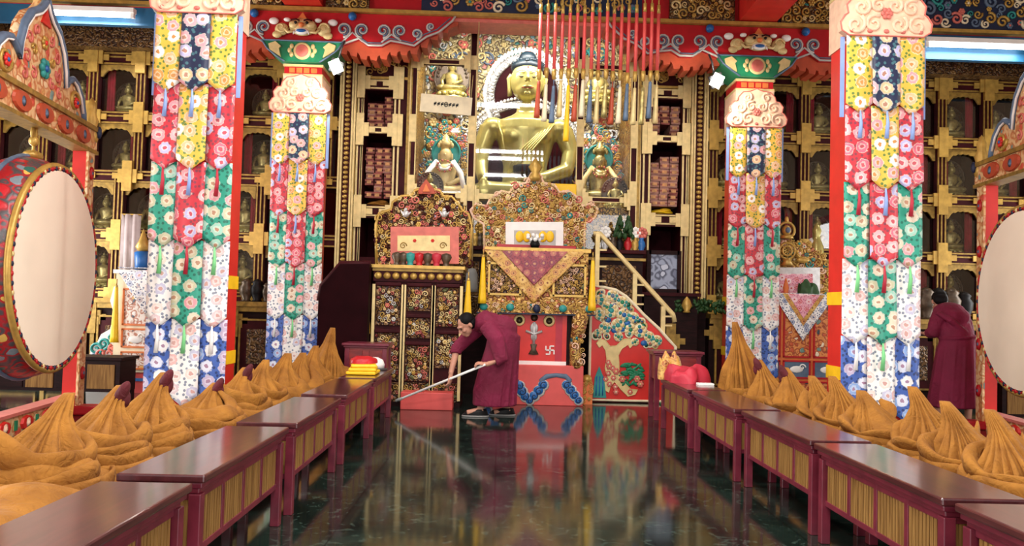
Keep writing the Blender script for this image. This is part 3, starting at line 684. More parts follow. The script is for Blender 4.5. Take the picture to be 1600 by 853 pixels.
# ================================================================== pillars with cloud capitals and brackets
def mirror(h): return h + [(-x, z) for x, z in reversed(h) if abs(x) > 1e-6]
BRK = [(0, 5.0), (.56, 4.995), (.79, 5.09), (.93, 4.995), (1.12, 4.995), (1.25, 5.07), (1.4, 5.05), (1.59, 5.01), (1.76, 5.145), (1.94, 5.22), (2.13, 5.39), (2.17, 5.46)]
def make_pillar(x, y, label):
    t = thing('temple_pillar', label, 'pillar', (x, y, 0), kind='thing')
    s = MB(); s.bb(-.27, .27, -.27, .27, .12, 4.0); s.build('shaft', 'red', t, .02)
    MB().bb(-.34, .34, -.34, .34, 0, .12).build('base', 'grey', t, .02)
    for z in (.66, 1.4): MB().bb(-.275, .275, -.275, .275, z, z+.13).build('yellow_band', 'yellow', t)
    P = mirror([(0, 3.985), (.36, 3.985), (.43, 4.03), (.445, 4.11), (.4, 4.18), (.37, 4.2), (.385, 4.28), (.33, 4.35), (.28, 4.355), (.265, 4.42), (.2, 4.49), (.1, 4.5), (0, 4.54)])
    for back in (0,):
        c = MB(); d = .345; c.prism(P, -d-.03, -d+.05)
        for q in (-1, 1):
            for (sx, sz, r, dr) in ((.3, 4.09, .1, 1), (.12, 4.1, .09, -1), (.24, 4.26, .085, 1), (.08, 4.28, .075, -1), (.14, 4.41, .07, 1)):
                c.spiral(q*sx, -d-.032, sz, r, .022, 1.3, 1.0, q*dr)
        c.rosette(0, -d-.04, 4.2, .06, 1, 1); c.mi = 1
        for q in (-.33, -.16, 0, .16, .33): c.ell((q, -d-.03, 4.03), (.03, .02, .022), 7, 5, 1)
        c.tube([(px, -d-.034, pz) for px, pz in P], .008, 5, True, 1)
        c.build('cloud_capital', ['peach', 'rose'], t)
    MB().bb(-.28, .28, -.29, .29, 3.99, 4.54).build('capital_core', 'peach', t)
    b = MB(); b.bb(-.27, .27, -.27, .27, 4.54, 4.7); b.mi = 1
    for q in (4.55, 4.69): b.bb(-.285, .285, -.285, .285, q-.018, q+.018)
    b.mi = 2
    for i in range(4): b.bb(-.2+.105*i, -.12+.105*i, -.28, -.26, 4.585, 4.655)
    b.build('capital_block', ['red_deep', 'gold_pale', 'orange'], t)
    g = MB(); g.T = Matrix.Translation((0, -.06, 0)); g.prism([(-.25, 4.72), (.25, 4.72), (.36, 4.79), (.5, 4.9), (.58, 5.02), (-.58, 5.02), (-.5, 4.9), (-.36, 4.79)], -.3, .25); g.mi = 1
    for i, r in ((0, .125), (1, .09)): g.lathe([(r, 0), (r, -.012), (r*.85, -.02), (0, -.02)], (0, -.3-.014*i, 4.875), 20, m=1+i, axis='Y')
    for q in (-1, 1):
        for a, c_ in ((.15, 4.82), (.18, 4.88), (.15, 4.94)): g.ell((q*a, -.31, c_), (.03, .02, .04), 8, 5, 1)
        g.prism([(q*.3, 4.78), (q*.33, 4.9), (q*.3, 4.93), (q*.38, 5.0), (q*.48, 4.96), (q*.46, 4.88)], -.33, -.29, 1)
        g.tube([(q*.25, -.31, 4.72), (q*.36, -.31, 4.79), (q*.5, -.31, 4.9), (q*.58, -.31, 5.02)], .014, 5, m=3)
    g.tube([(-.58, -.31, 5.02), (.58, -.31, 5.02)], .012, 5, m=3)
    g.build('green_bracket', ['green', 'gold_pale', 'rose', 'slate'], t)
    r = MB(); r.T = Matrix.Translation((0, -.12, 0)); r.prism([(px, pz) for px, pz in BRK]+[(-px, pz) for px, pz in reversed(BRK[1:])], -.2, .1)
    r.mi = 1
    hp = BRK[1:]
    for q in (-1, 1): r.tube([(q*px, -.205, pz+.01) for px, pz in hp], .017, 5); r.tube([(q*px*.985, -.205, pz+.045) for px, pz in hp[1:-1]], .01, 5, m=2)
    for q in (-1, 1):
        for (sx, sz, rr, dd, aa) in ((.57, 5.22, .115, 1, 4.7), (.84, 5.22, .115, -1, 4.7), (1.14, 5.22, .11, 1, 4.7), (1.38, 5.22, .11, -1, 4.7), (1.62, 5.19, .085, 1, 4.7), (1.82, 5.3, .06, -1, 4.7)):
            r.spiral(q*sx, -.21, sz, rr, .018, 1.5, aa, q*dd, m=1); r.spiral(q*sx, -.215, sz, rr*.72, .012, 1.3, aa, q*dd, m=2)
        r.tube([(q*.56, -.21, 5.04), (q*.7, -.21, 5.18), (q*.84, -.21, 5.06)], .015, 5, m=1)
        r.tube([(q*1.12, -.21, 5.05), (q*1.26, -.21, 5.17), (q*1.4, -.21, 5.08)], .015, 5, m=1)
    r.build('red_bracket', ['red_deep', 'grey_edge', 'slate'], t)
    for q in (-1, 1):
        o = MB(); LO = [(.3, 5.02), (.5, 4.99)]
        for k in range(11):
            a_ = .5+.145*k; z_ = (4.9, 4.87, 4.83, 4.82, 4.84, 4.9, 4.91, 4.93, 5.03, 5.15, 5.26)[k]; LO += [(a_+.01, z_+.05), (a_+.02, z_), (a_+.11, z_-.012), (a_+.12, z_+.05)]
        LO += [(2.2, 5.36), (2.22, 5.46), (.3, 5.46)]
        o.prism([(q*a_, b_) for a_, b_ in LO], -.24, .12); o.build('underside_board', 'orange_red', t)
    for q in (-1, 1):
        kb = MB(); kb.ell((q*.7, -.37, 5.4), (.06, .06, .06)); kb.build('knob', 'blue', t)
    f = MB(); f.T = Matrix.Translation((0, -.14, -.1))   # guardian face
    f.ell((0, -.24, 5.32), (.2, .07, .13)); f.ell((-.12, -.28, 5.33), (.07, .05, .06)); f.ell((.12, -.28, 5.33), (.07, .05, .06))
    for q in (-1, 1):
        f.ell((q*.3, -.23, 5.28), (.1, .05, .09)); f.ell((q*.36, -.24, 5.2), (.07, .04, .05)); f.ell((q*.22, -.26, 5.41), (.05, .04, .03), m=2)
        f.spiral(q*.3, -.27, 5.3, .08, .018, 1.2, 0, q); f.tube([(q*.1, -.29, 5.24), (q*.2, -.29, 5.22), (q*.25, -.28, 5.28)], .02, 6)
        f.ell((q*.08, -.335, 5.35), .022, 8, 6, 4); f.tube([(q*.03, -.32, 5.385), (q*.08, -.33, 5.4), (q*.15, -.31, 5.39)], .012, 5, m=1)
        f.ell((q*.42, -.22, 5.4), (.07, .04, .05), m=2); f.tube([(q*.1, -.32, 5.23), (q*.11, -.33, 5.18)], [.014, .006], 5, m=2)
    f.ell((0, -.33, 5.32), (.04, .04, .035), m=3); f.ell((0, -.3, 5.235), (.1, .04, .05), m=2); f.ell((0, -.335, 5.235), (.07, .015, .025), m=5); f.prism([(-.06, 5.43), (.06, 5.43), (0, 5.52)], -.28, -.22, 3)
    f.build('guardian_face', ['gold_pale', 'maroon', 'white', 'orange', 'black', 'blue'], t)
    return t
PIL = [(X0-3.28, 7.85, 'red pillar behind the white drum throne side, nearest the drum with the whole round face'), (X0+3.28, 7.85, ''), (X0-3.28, 11.72, ''), (X0+3.28, 11.72, '')]
PLAB = ['tall red pillar with cloud capital, just in front of the white draped throne', 'tall red pillar with cloud capital between the orange throne and the crimson robed back',
        'red pillar with full guardian bracket, beside the dark maroon screen', 'red pillar with full guardian bracket, beside the golden stair rail and orange throne']
for (x, y, _), l in zip(PIL, PLAB): make_pillar(x, y, l)
TIER = [('br_yellow', 'br_navy'), ('br_red', 'br_yellow'), ('br_green', 'br_red'), ('br_white', 'br_green'), ('br_blue', 'br_white')]
RIB = [('blue_pale', 'blue_pale'), ('red_ribbon', 'blue_pale'), ('green_ribbon', 'red_ribbon'), ('white_ribbon', 'green_ribbon'), (None, None)]
def banner(x, y, label, seed):
    r = random.Random(seed); t = thing('brocade_banner', label, 'banner', (x, y, 3.985), group='brocade pillar banners')
    W = .252; TL = .735
    for k in range(5):
        for j, sx in enumerate((-1, 1, 0)):
            cen = sx == 0; mat = TIER[k][1 if cen else 0]; w = W*(1.06 if cen else 1.); n = 7; yo = -.012*(5-k) - (.012 if cen else 0)
            z0 = 0 if k == 0 else -TL*k+.06; z1 = -TL*(k+1)+.08; tip = .1; ph = r.uniform(0, 6)
            vs = []; rows = 14
            for i in range(rows+1):
                v = i/rows
                for q in range(n):
                    u = q/(n-1)-.5; z = z0+(z1-tip*(1-abs(2*u))-z0)*v
                    yy = yo-.012*math.sin(u*9+ph+v*1.5)*v - (0.02*v if cen else 0.01*v)
                    vs.append((sx*W*1.0+u*w, yy, z))
            fs = [(i*n+q, (i+1)*n+q, (i+1)*n+q+1, i*n+q+1) for i in range(rows) for q in range(n-1)]
            b = MB(); b.add([(a-sx*W, c, d-z0) for a, c, d in vs], fs, True)
            o = b.build('pennant', mat, t, loc=(sx*W, 0, z0)); so = o.modifiers.new('thick', 'SOLIDIFY'); so.thickness = .006
            rb = RIB[k][1 if cen else 0]
            if rb:
                zt = z1-tip+.02; L = .26 if k < 4 else .2; rr = MB()
                rr.tube([(0, yo-.03, zt-z0), (.006, yo-.034, zt-.12-z0), (-.004, yo-.03, zt-L-z0)], [.006, .016, .021], 6, asp=[2, 1, 1.], ref=(0, 1, 0))
                rr.build('ribbon', rb, o)
    for sx in (-1, 1):
        rr = MB(); rr.bb(sx*.395-.02, sx*.395+.02, -.012, .0, -.78, 0.0); rr.build('side_ribbon', 'blue_pale', t)
    MB().bb(-.4, .4, .0, .025, -.03, .01).build('hanging_rod', 'rose', t)
BLAB = ['large tiered floral brocade banner on the pillar in front of the white draped throne', 'large tiered floral brocade banner on the pillar next to the crimson robed back',
        'smaller tiered floral brocade banner hanging beside the dark maroon screen', 'smaller tiered floral brocade banner hanging between the stair rail and orange throne']
for i, ((x, y, _), l) in enumerate(zip(PIL, BLAB)): banner(x, y-.305, l, 20+i)

# ================================================================== great drums in painted frames
def drum_set(x, y, rz, which, zc=1.55, near=0.):
    f = thing('drum_frame', f'orange and red painted wooden frame with arched crest holding the {which} drum', 'frame', (x, y, 0), rz)
    S = 1.22; bz, bt = 2.9, 3.16
    for s in (-1, 1):
        p = MB(); p.bb(s*S-.08, s*S+.08, -.06, .08, 0, bz); p.mi = 1; p.bb(s*S-.085, s*S+.085, -.085, -.06, 0, bz); p.mi = 2
        for q in range(5): p.lathe([(.05, 0), (.045, -.02), (.0, -.024)], (s*S, -.085, .45+.55*q), 12, sy=1.5, axis='Y'); 
        p.mi = 0
        for q in range(5): p.lathe([(.03, -.02), (.0, -.03)], (s*S, -.085, .45+.55*q), 10, axis='Y', m=3)
        p.build('post', ['red', 'cv_orange', 'red_deep', 'slate'], f)
        n = MB(); n.lathe([(0, 0), (.07, .02), (.09, .1), (.06, .18), (.08, .26), (.05, .34), (.055, .42), (.02, .5), (0, .53)], (s*(S+.12), -.02, 3.0), 12); n.mi = 1; n.ell((s*(S+.12), -.11, 3.13), (.04, .03, .07), 8, 6)
        n.build('finial', ['gold', 'navy'], f)
        ft = MB(); ft.bb(s*S-.11, s*S+.11, -.4, .4, 0, .1); ft.build('foot', 'red_deep', f, .02)
    p = MB(); p.bb(-S-.16, S+.16, -.08, .1, bz, bt); p.mi = 1; p.bb(-S-.18, S+.18, -.11, .12, bt-.03, bt+.02); p.bb(-S-.16, S+.16, -.1, .1, bz-.02, bz+.02)
    for q in (-.95, -.48, 0, .48, .95): p.lathe([(.19, 0), (.17, -.02), (.0, -.025)], (q, -.085, (bz+bt)/2), 14, sy=.5, axis='Y', m=2, smooth=False); p.lathe([(.05, -.022), (.0, -.035)], (q, -.085, (bz+bt)/2), 10, axis='Y', m=3)
    p.build('cross_beam', ['cv_orange', 'gold_old', 'orange_red', 'slate'], f)
    p = MB(); p.bb(-S-.1, S+.1, -.05, .1, .0, .2); p.mi = 1; p.bb(-S-.1, S+.1, -.07, .11, .18, .21)
    for q in (-.9, -.45, 0, .45, .9): p.lathe([(.13, 0), (.11, -.02), (.0, -.025)], (q, -.052, .09), 8, sy=.55, axis='Y', m=2, smooth=False); p.lathe([(.05, -.022), (.0, -.035)], (q, -.052, .09), 8, axis='Y', m=4)
    for q in (-.67, -.22, .22, .67): p.box((q, -.055, .09), (.04, .02, .09), m=3)
    p.build('bottom_rail', ['cv_orange', 'rose', 'red', 'green', 'peach'], f)
    H = [(0, .98), (.06, .9), (.14, .83), (.3, .75), (.43, .6), (.5, .42), (.52, .26), (.56, .33), (.68, .39), (.8, .36), (.92, .26), (1.0, .1), (1.02, 0)]
    P = [(a, bt+c) for a, c in H]; full = P + [(-a, c) for a, c in reversed(P[1:])]
    c = MB(); c.prism(full, -.05, .05); c.mi = 1
    for s in (-1, 1):
        c.tube([(s*a, -.06, z) for a, z in P], .035, 8); c.tube([(s*a*.96, -.075, bt+(z-bt)*.95) for a, z in P[:-1]], .014, 6, m=2)
        c.spiral(s*.76, -.06, bt+.17, .12, .022, 1.4, 0, s, m=3); c.rosette(s*.76, -.08, bt+.16, .06, 4, 5)
        for (a, z, r) in ((.16, .62, .06), (.3, .5, .07), (.2, .42, .06), (.34, .32, .07), (.2, .2, .06), (.38, .15, .06)): c.spiral(s*a, -.055, bt+z, r, .014, 1.2, 1+z*5, s, m=(3, 7, 4)[int(z*50) % 3])
    c.rosette(0, -.07, bt+.3, .1, 6, 5); c.rosette(0, -.06, bt+.55, .07, 3, 4); c.prism([(-.1, bt+.72), (.1, bt+.72), (0, bt+.88)], -.07, -.04, 4)
    c.build('crest', ['cv_orange', 'slate', 'white', 'gold', 'red', 'blue', 'teal', 'rose'], f)
    j = MB(); j.lathe([(0, 0), (.1, .02), (.07, .08), (.13, .16), (.1, .26), (.04, .33), (0, .42)], (0, 0, bt+.95), 14); j.build('crest_jewel', 'gold', f)
    d = thing('great_drum', f'big round red drum with pale skin, the {which} one, in its painted frame', 'drum', (x, y-near, zc), rz)
    R = .97; D = .27
    b = MB(); b.lathe([(R*.96, -D), (R*1.0, -D*.9), (R*1.06, -D*.4), (R*1.08, 0), (R*1.06, D*.4), (R, D*.9), (R*.96, D)], n=64, axis='Y'); b.build('barrel', 'cv_drum', d)
    for s in (-1, 1):
        h = MB(); h.lathe([(R*.955, s*D*.9), (R*.955, s*(D+.008)), (R*.7, s*(D+.014)), (0, s*(D+.016))] if s > 0 else [(0, s*(D+.016)), (R*.7, s*(D+.014)), (R*.955, s*(D+.008)), (R*.955, s*D*.9)], n=64, axis='Y', smooth=False); h.build('drum_head', 'drum_skin', d)
        g = MB(); g.tube([(R*1.0*math.cos(w), s*D*.93, R*1.0*math.sin(w)) for w in [2*PI*i/64 for i in range(64)]], .03, 8, True); g.build('hoop', 'gold', d)
        st = MB(); st.tube([(.978*R*math.cos(w), s*(D+.004), .978*R*math.sin(w)) for w in [2*PI*i/72 for i in range(72)]], .009, 6, True, m=1)
        for i in range(72):
            w = 2*PI*i/72; st.ell((.975*R*math.cos(w), s*(D+.006), .975*R*math.sin(w)), (.022, .014, .026), 6, 4, m=(0, 1, 0, 2)[i % 4])
        st.build('stud_ring', ['navy', 'red_deep', 'gold_pale'], d)
    g = MB(); g.tube([(R*1.085*math.cos(w), 0, R*1.085*math.sin(w)) for w in [2*PI*i/64 for i in range(64)]], .02, 8, True); g.build('middle_band', 'slate', d)
    k = MB(); top = zc+R*1.08
    k.tube([(0, 0, top-zc), (0, 0, bz-zc)], .014, 6); k.ell((0, 0, top-zc+.02), (.12, .08, .05)); k.ell((0, 0, top-zc+.16), (.045, .045, .05)); k.tube([(.045*math.cos(w), 0, top-zc+.24+.06*math.sin(w)) for w in [2*PI*i/14 for i in range(14)]], .016, 6, True)
    k.build('hanging_ring', 'gold', d)
drum_set(-4.49, 7.66, PI/2+math.radians(7.5), 'fully visible')
drum_set(5.63, 8.14, -PI/2-math.radians(7.5), 'partly cut off', 1.5, .08)

# ================================================================== low prayer desks
def desk_proto():
    r = thing('prayer_desk', 'low desk', 'desk'); L, W, H = 1.3, .33, .56
    t = MB(); t.bb(-W/2-.02, W/2+.02, -L/2-.02, L/2+.02, H-.035, H); t.build('top', 'desk', r, .008)
    t = MB(); t.bb(-W/2-.005, W/2+.005, -L/2-.005, L/2+.005, H-.06, H-.035); t.bb(-W/2+.012, W/2-.012, -L/2+.012, L/2-.012, H-.085, H-.06); t.build('moulding', 'desk_frame', r, .005)
    f = MB(); z0, z1 = .215, H-.085
    for s in (-1, 1):
        for z in (z0+.014, z1-.014):
            f.bb(s*(W/2-.035)-.012, s*(W/2-.035)+.012, -L/2+.03, L/2-.03, z-.016, z+.016); f.bb(-W/2+.03, W/2-.03, s*(L/2-.035)-.012, s*(L/2-.035)+.012, z-.016, z+.016)
        for q in (-.25, 0, .25): f.bb(s*(W/2-.035)-.013, s*(W/2-.035)+.013, q*L*.92-.017, q*L*.92+.017, z0, z1)
    f.build('frame', 'desk_frame', r, .003)
    for s in (-1, 1):
        for q in (-.375, -.125, .125, .375):
            p = MB(); p.bb(s*(W/2-.038)-.006, s*(W/2-.038)+.006, q*L*.92-.137, q*L*.92+.137, z0+.01, z1-.01)
            for i in range(9): p.bb(s*(W/2-.03)-.003, s*(W/2-.03)+.003, q*L*.92-.13+.0295*i, q*L*.92-.13+.0295*i+.023, z0+.02, z1-.02)
            p.build('slat_panel', 'slat', r)
        p = MB(); p.bb(-W/2+.035, W/2-.035, s*(L/2-.038)-.006, s*(L/2-.038)+.006, z0+.01, z1-.01)
        for i in range(8): p.bb(-W/2+.05+.029*i, -W/2+.073+.029*i, s*(L/2-.03)-.003, s*(L/2-.03)+.003, z0+.02, z1-.02)
        p.build('slat_panel', 'slat', r)
        for e in (-1, 1):
            l = MB(); l.box((s*(W/2-.028), e*(L/2-.028), (H-.085)/2), (.052, .052, H-.085)); l.build('leg', 'desk_frame', r, .004)
    return r
DESKS = [(-1.395, 2.58), (-1.4, 4.06), (-1.39, 5.55), (-1.385, 7.1), (-1.38, 8.56)], [(2.03, 2.52), (2.02, 3.93), (2.03, 5.35), (2.0, 6.78), (1.98, 8.2)]
dp = desk_proto(); first = True
for row, side in zip(DESKS, ('on the broom pole side of the aisle', 'on the stair side of the aisle')):
    for i, (x, y) in enumerate(row):
        o = dp if first else copy_tree(dp); first = False; o.location = (x, y, 0)
        extra = ['', '', '', '', ''][i]
        sd = 'aisle side with the broom pole' if 'broom' in side else 'aisle side with the stair'
        lab = (f'nearest the camera, {sd}', f'second from the camera, {sd}', f'third from the camera, {sd}', f'fourth from the camera, {sd}', 'farthest of its row, carrying ' + ('folded yellow and red cloths' if 'broom' in side else 'a crumpled pink cloth'))[i]
        tag(o, f'low slatted maroon desk, {lab}', 'desk', 'prayer desks along the aisle')
# taller end tables
def end_table(x, y, w, label):
    r = thing('side_table', label, 'table', (x, y, 0)); d = .4; H = .82
    MB().bb(-w/2-.03, w/2+.03, -d/2-.03, d/2+.03, H-.03, H).bb(-w/2-.01, w/2+.01, -d/2-.01, d/2+.01, H-.055, H-.03).build('top', 'desk_frame', r, .006)
    MB().bb(-w/2+.02, w/2-.02, -d/2+.02, d/2-.02, H-.34, H-.055).build('box', 'cab_red', r)
    for i in (-1, 1):
        q = MB(); q.bb(i*w/4-w/4+.04, i*w/4+w/4-.04, -d/2+.008, -d/2+.02, H-.31, H-.085); q.build('drawer_front', 'cab_red', r, .004)
    for a in (-1, 1):
        for e in (-1, 1): MB().bb(a*(w/2-.03)-.028, a*(w/2-.03)+.028, e*(d/2-.03)-.028, e*(d/2-.03)+.028, 0, H-.055).build('leg', 'desk_frame', r, .004)
end_table(-1.57, 9.68, .5, 'tall reddish side table standing where the broom pole meets it')
end_table(2.13, 9.62, .55, 'tall reddish side table in front of the painted stair panel')

# ================================================================== cloaks set upright along the benches
def cloak(x, y, zb, H, seed, lean, label, group, flip, tipc=None, s=1.):
    r = random.Random(seed); t = thing('pleated_cloak', label, 'cloak', (x, y, zb), group=group)
    lx, ly = lean; b = MB(); nu, nv = 150, 40; n1 = r.choice((12, 13, 14, 15)); ph = [r.uniform(0, 6) for _ in range(6)]; so = r.uniform(0, 99)
    kk = [(0, 1.12), (.1, 1.17), (.28, 1.04), (.46, .76), (.62, .47), (.76, .28), (.9, .2), (1.001, .13)]
    def hang(u): return u + .3*math.sin(2*u+ph[0])+.2*math.sin(3*u+ph[1])
    vs = []; k1 = r.uniform(.85, 1.05)
    for i in range(nv+1):
        v = i/nv
        for (v0, a0_), (v1, a1_) in zip(kk, kk[1:]):
            if v0 <= v <= v1: prof = a0_+(a1_-a0_)*(v-v0)/(v1-v0)
        cx, cy = lx*v**1.5, ly*v**1.5
        for j in range(nu):
            u = 2*PI*j/nu; hu = hang(u); w = abs(math.sin(n1*.5*hu+ph[2]+1.6*v*math.sin(u+ph[3])))**.8
            w2 = abs(math.sin(n1*1.15*hu+ph[4]+2.2*v))
            a = max(0, math.sin(PI*min(1, v*.93+.07)))**.6
            nz = mnoise.noise(V(math.cos(u)*1.6+so, math.sin(u)*1.6, v*3.2+so))
            q = prof*(1+a*(.55*(w-.62)+.15*(w2-.6))) * (1+.24*nz*(1-v**2)+.1*math.sin(2*u+ph[4])*(1-v))
            z = H*v + .035*mnoise.noise(V(u*1.2, v*4, so))*(1-v)
            vs.append((cx+q*.25*k1*math.cos(u)*s, cy+q*.25*math.sin(u)*s, z))
    fs = [(i*nu+j, i*nu+(j+1) % nu, (i+1)*nu+(j+1) % nu, (i+1)*nu+j) for i in range(nv) for j in range(nu)]+[tuple(range(nu))[::-1], tuple(nv*nu+j for j in range(nu))]
    b.add(vs, fs, True)
    # hem: broad flat folds wrapped round the foot, one over another
    for k in range(4):
        R = (.29+.035*k)*s; P = []; A = []; rad = []; a0 = r.uniform(-.7, .7)+PI/2*(1-flip)-.5*flip
        N = 40; sp = r.uniform(1.5, 2.3)-.15*k
        for i in range(N+1):
            w = a0-sp+2*sp*i/N; e = abs(2*i/N-1); nz = mnoise.noise(V(math.cos(w)*1.5+so+k, math.sin(w)*1.5, k*2.))
            z = .045+.042*(3-k)+.2*(e**3)*(1 if k == 0 else .2)+.035*nz
            q = R*(1-.25*e**3)*(1+.12*nz); P.append((q*math.cos(w)*.95, q*1.05*math.sin(w), z)); rad.append((.07-.008*k)*(1+.3*nz)*(1-.75*e**6)*s); A.append(.42+.15*math.sin(3*w+k))
        b.tube(P, rad, 10, asp=A)
    # skirt spread on the bench
    nu2, nv2 = 110, 9; vs = []
    for i in range(nv2+1):
        v = i/nv2
        for j in range(nu2):
            u = 2*PI*j/nu2; nz = mnoise.noise(V(math.cos(u)*2+so, math.sin(u)*2, v*2)); fold = .5+.5*math.sin(8*hang(u)+ph[1]+v*2)
            q = (.2+.23*v*(1+.3*nz))*s; z = .15*(1-v)**1.1+(.045*fold+.05*nz)*(1-abs(2*v-1))+.012
            vs.append((q*math.cos(u)*.92, q*1.05*math.sin(u), z if v < 1 else .0))
    fs = [(i*nu2+j, (i+1)*nu2+j, (i+1)*nu2+(j+1) % nu2, i*nu2+(j+1) % nu2) for i in range(nv2) for j in range(nu2)]
    b.add(vs, fs, True)
    o = b.build('cloth', 'saffron', t)
    if tipc:
        c = MB(); c.ell((lx*.82+.035*flip, ly*.82-.012, H*.88), (.036, .048, .1), 14, 10, R=Matrix.Rotation(.45*flip, 3, 'Y')); c.ell((lx*.8+.05*flip, ly*.8+.02, H*.84), (.03, .045, .06), 12, 8); c.build('collar_lining', 'maroon_cloth', t, label='maroon collar lining')
    return t
LPX = [(108, 614, 4.5), (190, 602, 5.05), (258, 582, 5.6), (338, 598, 6.4), (384, 574, 7.0), (416, 562, 7.45), (450, 552, 8.0), (474, 551, 8.45), (494, 540, 8.85), (520, 512, 9.25)]
RPX = [(1546, 640, 4.5), (1476, 627, 4.98), (1425, 604, 5.45), (1345, 610, 6.05), (1300, 588, 6.55), (1268, 587, 6.98), (1226, 574, 7.45), (1186, 562, 7.95), (1148, 503, 8.5)]
BZ = .27
for row, flip, gname, side in ((LPX, 1, 'cloaks behind the desks on the whole drum side', 'row beside the whole drum'), (RPX, -1, 'cloaks behind the desks on the cut-off drum side', 'row beside the cut off drum')):
    for i, (px, py, Y) in enumerate(row):
        p = at(px, py, Y); ln = (.05, .27) if flip > 0 else (-.08, .24); H = p.z-BZ
        red = flip > 0 and i in (1, 2, 3, 4) or flip < 0 and i in (6, 7)
        cloak(p.x-ln[0], Y-ln[1], BZ, H, 100+i+(50 if flip < 0 else 0), ln, f'upright saffron cloak{" with maroon tip" if red else ""}, {ORD[i]} from the camera, {side}', gname, flip, red)
def bench(x0, x1, y0, y1, label):
    r = thing('low_bench', label, 'bench'); MB().bb(x0, x1, y0, y1, .1, .2).build('platform', 'dark_wood', r, .01)
    MB().bb(x0+.02, x1-.02, y0+.02, y1-.02, .2, .27).build('seat_pad', 'maroon_cloth', r, .02)
    k = int((y1-y0)/1.2)
    for i in range(k+1):
        for x in (x0+.05, x1-.05): MB().bb(x-.04, x+.04, y0+.05+(y1-y0-.1)*i/k-.04, y0+.05+(y1-y0-.1)*i/k+.04, 0, .1).build('leg', 'dark_wood', r)
bench(-2.62, -1.66, 1.9, 9.35, 'long low padded bench under the saffron cloaks on the whole drum side')
bench(2.28, 3.2, 1.9, 8.95, 'long low padded bench under the saffron cloaks on the cut-off drum side')
# flat folded cloak in the near corner
b = MB(); r = random.Random(9); nu, nv = 40, 40; vs = []
for i in range(nv+1):
    for j in range(nu+1):
        u, v = j/nu-.5, i/nv-.5; e = max(abs(u), abs(v))*2; z = .13*(1-e**6)*(1+.25*math.sin(7*u+3*v)+.15*math.sin(11*v-5*u)) if e < 1 else 0
        vs.append((.8*u, 1.1*v, z))
fs = [(i*(nu+1)+j, i*(nu+1)+j+1, (i+1)*(nu+1)+j+1, (i+1)*(nu+1)+j) for i in range(nv) for j in range(nu)]
b.add(vs, fs, True); o = b.build('folded_cloak', 'saffron', loc=(-2.22, 3.42, BZ)); tag(o, 'flat folded saffron cloak lying on the bench behind the desk nearest the camera', 'cloak')

# cloths and hat left on the far desks
def heap(name, loc, rx, ry, h, mat, seed, label, cat, lump=.3):
    r = random.Random(seed); ph = [r.uniform(0, 6) for _ in range(5)]; b = MB(); nu, nv = 40, 12; vs = []
    for i in range(nv+1):
        v = i/nv
        for j in range(nu):
            u = 2*PI*j/nu; q = math.sin(PI/2*v)**.7*(1+lump*.35*math.sin(3*u+ph[0])+lump*.3*math.sin(5*u+ph[1]+3*v)); z = h*math.cos(PI/2*v)**.6*(1+lump*.5*math.sin(4*u+ph[2]+v*4)*v)*(1+lump*1.1*mnoise.noise(V(math.cos(u)*v*3+seed, math.sin(u)*v*3, 0)))
            vs.append((rx*q*math.cos(u), ry*q*math.sin(u), max(0, z) if v < 1 else 0))
    b.add(vs, [(i*nu+j, (i+1)*nu+j, (i+1)*nu+(j+1) % nu, i*nu+(j+1) % nu) for i in range(nv) for j in range(nu)], True)
    o = b.build(name, mat, loc=loc); return tag(o, label, cat)
DT = .56
b = MB()
for i in range(3): b.box((0, 0, .02+.035*i), (.3-.02*i, .36-.02*i, .034), rz=.1*i)
o = b.build('folded_cloth', 'yellow', bevel=.012, loc=(-1.4, 8.35, DT)); tag(o, 'folded golden yellow cloth on the farthest desk by the broom pole, beneath a red cloth', 'cloth'); o.data.materials[0] = M['saffron'] if False else M['yellow']
heap('folded_cloth', (-1.42, 8.43, DT+.108), .14, .17, .07, 'red_deep', 3, 'folded red cloth lying on the golden yellow cloth', 'cloth', .15)
t = thing('hat', 'white brimmed hat with dark band on the farthest desk by the broom pole', 'hat', (-1.38, 8.9, DT))
MB().lathe([(0, .005), (.15, 0), (.155, .012), (.1, .025), (0, .03)], n=28).build('brim', 'lamp_case', t); MB().lathe([(0, .02), (.115, .02), (.12, .06), (.1, .11), (.05, .135), (0, .14)], n=28).build('crown', 'white', t)
heap('draped_cloth', (1.97, 8.35, DT), .2, .24, .15, 'red_ribbon', 8, 'crumpled crimson pink cloth on the farthest desk on the stair side', 'cloth', .5)
heap('draped_cloth', (1.86, 8.66, DT), .13, .12, .24, 'br_gold', 12, 'crumpled golden brocade cloth behind the crimson pink cloth', 'cloth', .5)
o = MB().box((0, 0, .01), (.16, .1, .02)).build('prayer_text', 'white', bevel=.003, loc=(2.09, 8.02, DT)); tag(o, 'small white folded text sticking out under the crimson pink cloth', 'book')
# dark low tables beyond the drums
def low_table(x0, x1, y, z, label):
    r = thing('low_table', label, 'table'); MB().bb(x0-.03, x1+.03, y-.03, y+.45, z-.04, z).build('top', 'dark_wood', r, .006)
    f = MB(); f.bb(x0, x1, y, y+.42, z-.42, z-.04); f.build('body', 'dark_wood', r)
    n = int((x1-x0)/.33)
    for i in range(n): MB().bb(x0+.04+(x1-x0-.08)*i/n+.02, x0+.04+(x1-x0-.08)*(i+1)/n-.02, y-.012, y, z-.38, z-.09).build('panel', 'slat' if i % 2 == 0 else 'dark_wood', r)
    for x in (x0+.04, x1-.04):
        for yy in (y+.04, y+.38): MB().bb(x-.035, x+.035, yy-.035, yy+.035, 0, z-.4).build('leg', 'dark_wood', r)
a, c_ = at(0, 572, 9.75), at(188, 566, 9.75); low_table(a.x-1.2, c_.x, 9.75, .56, 'dark panelled low table seen beneath the fully visible drum')
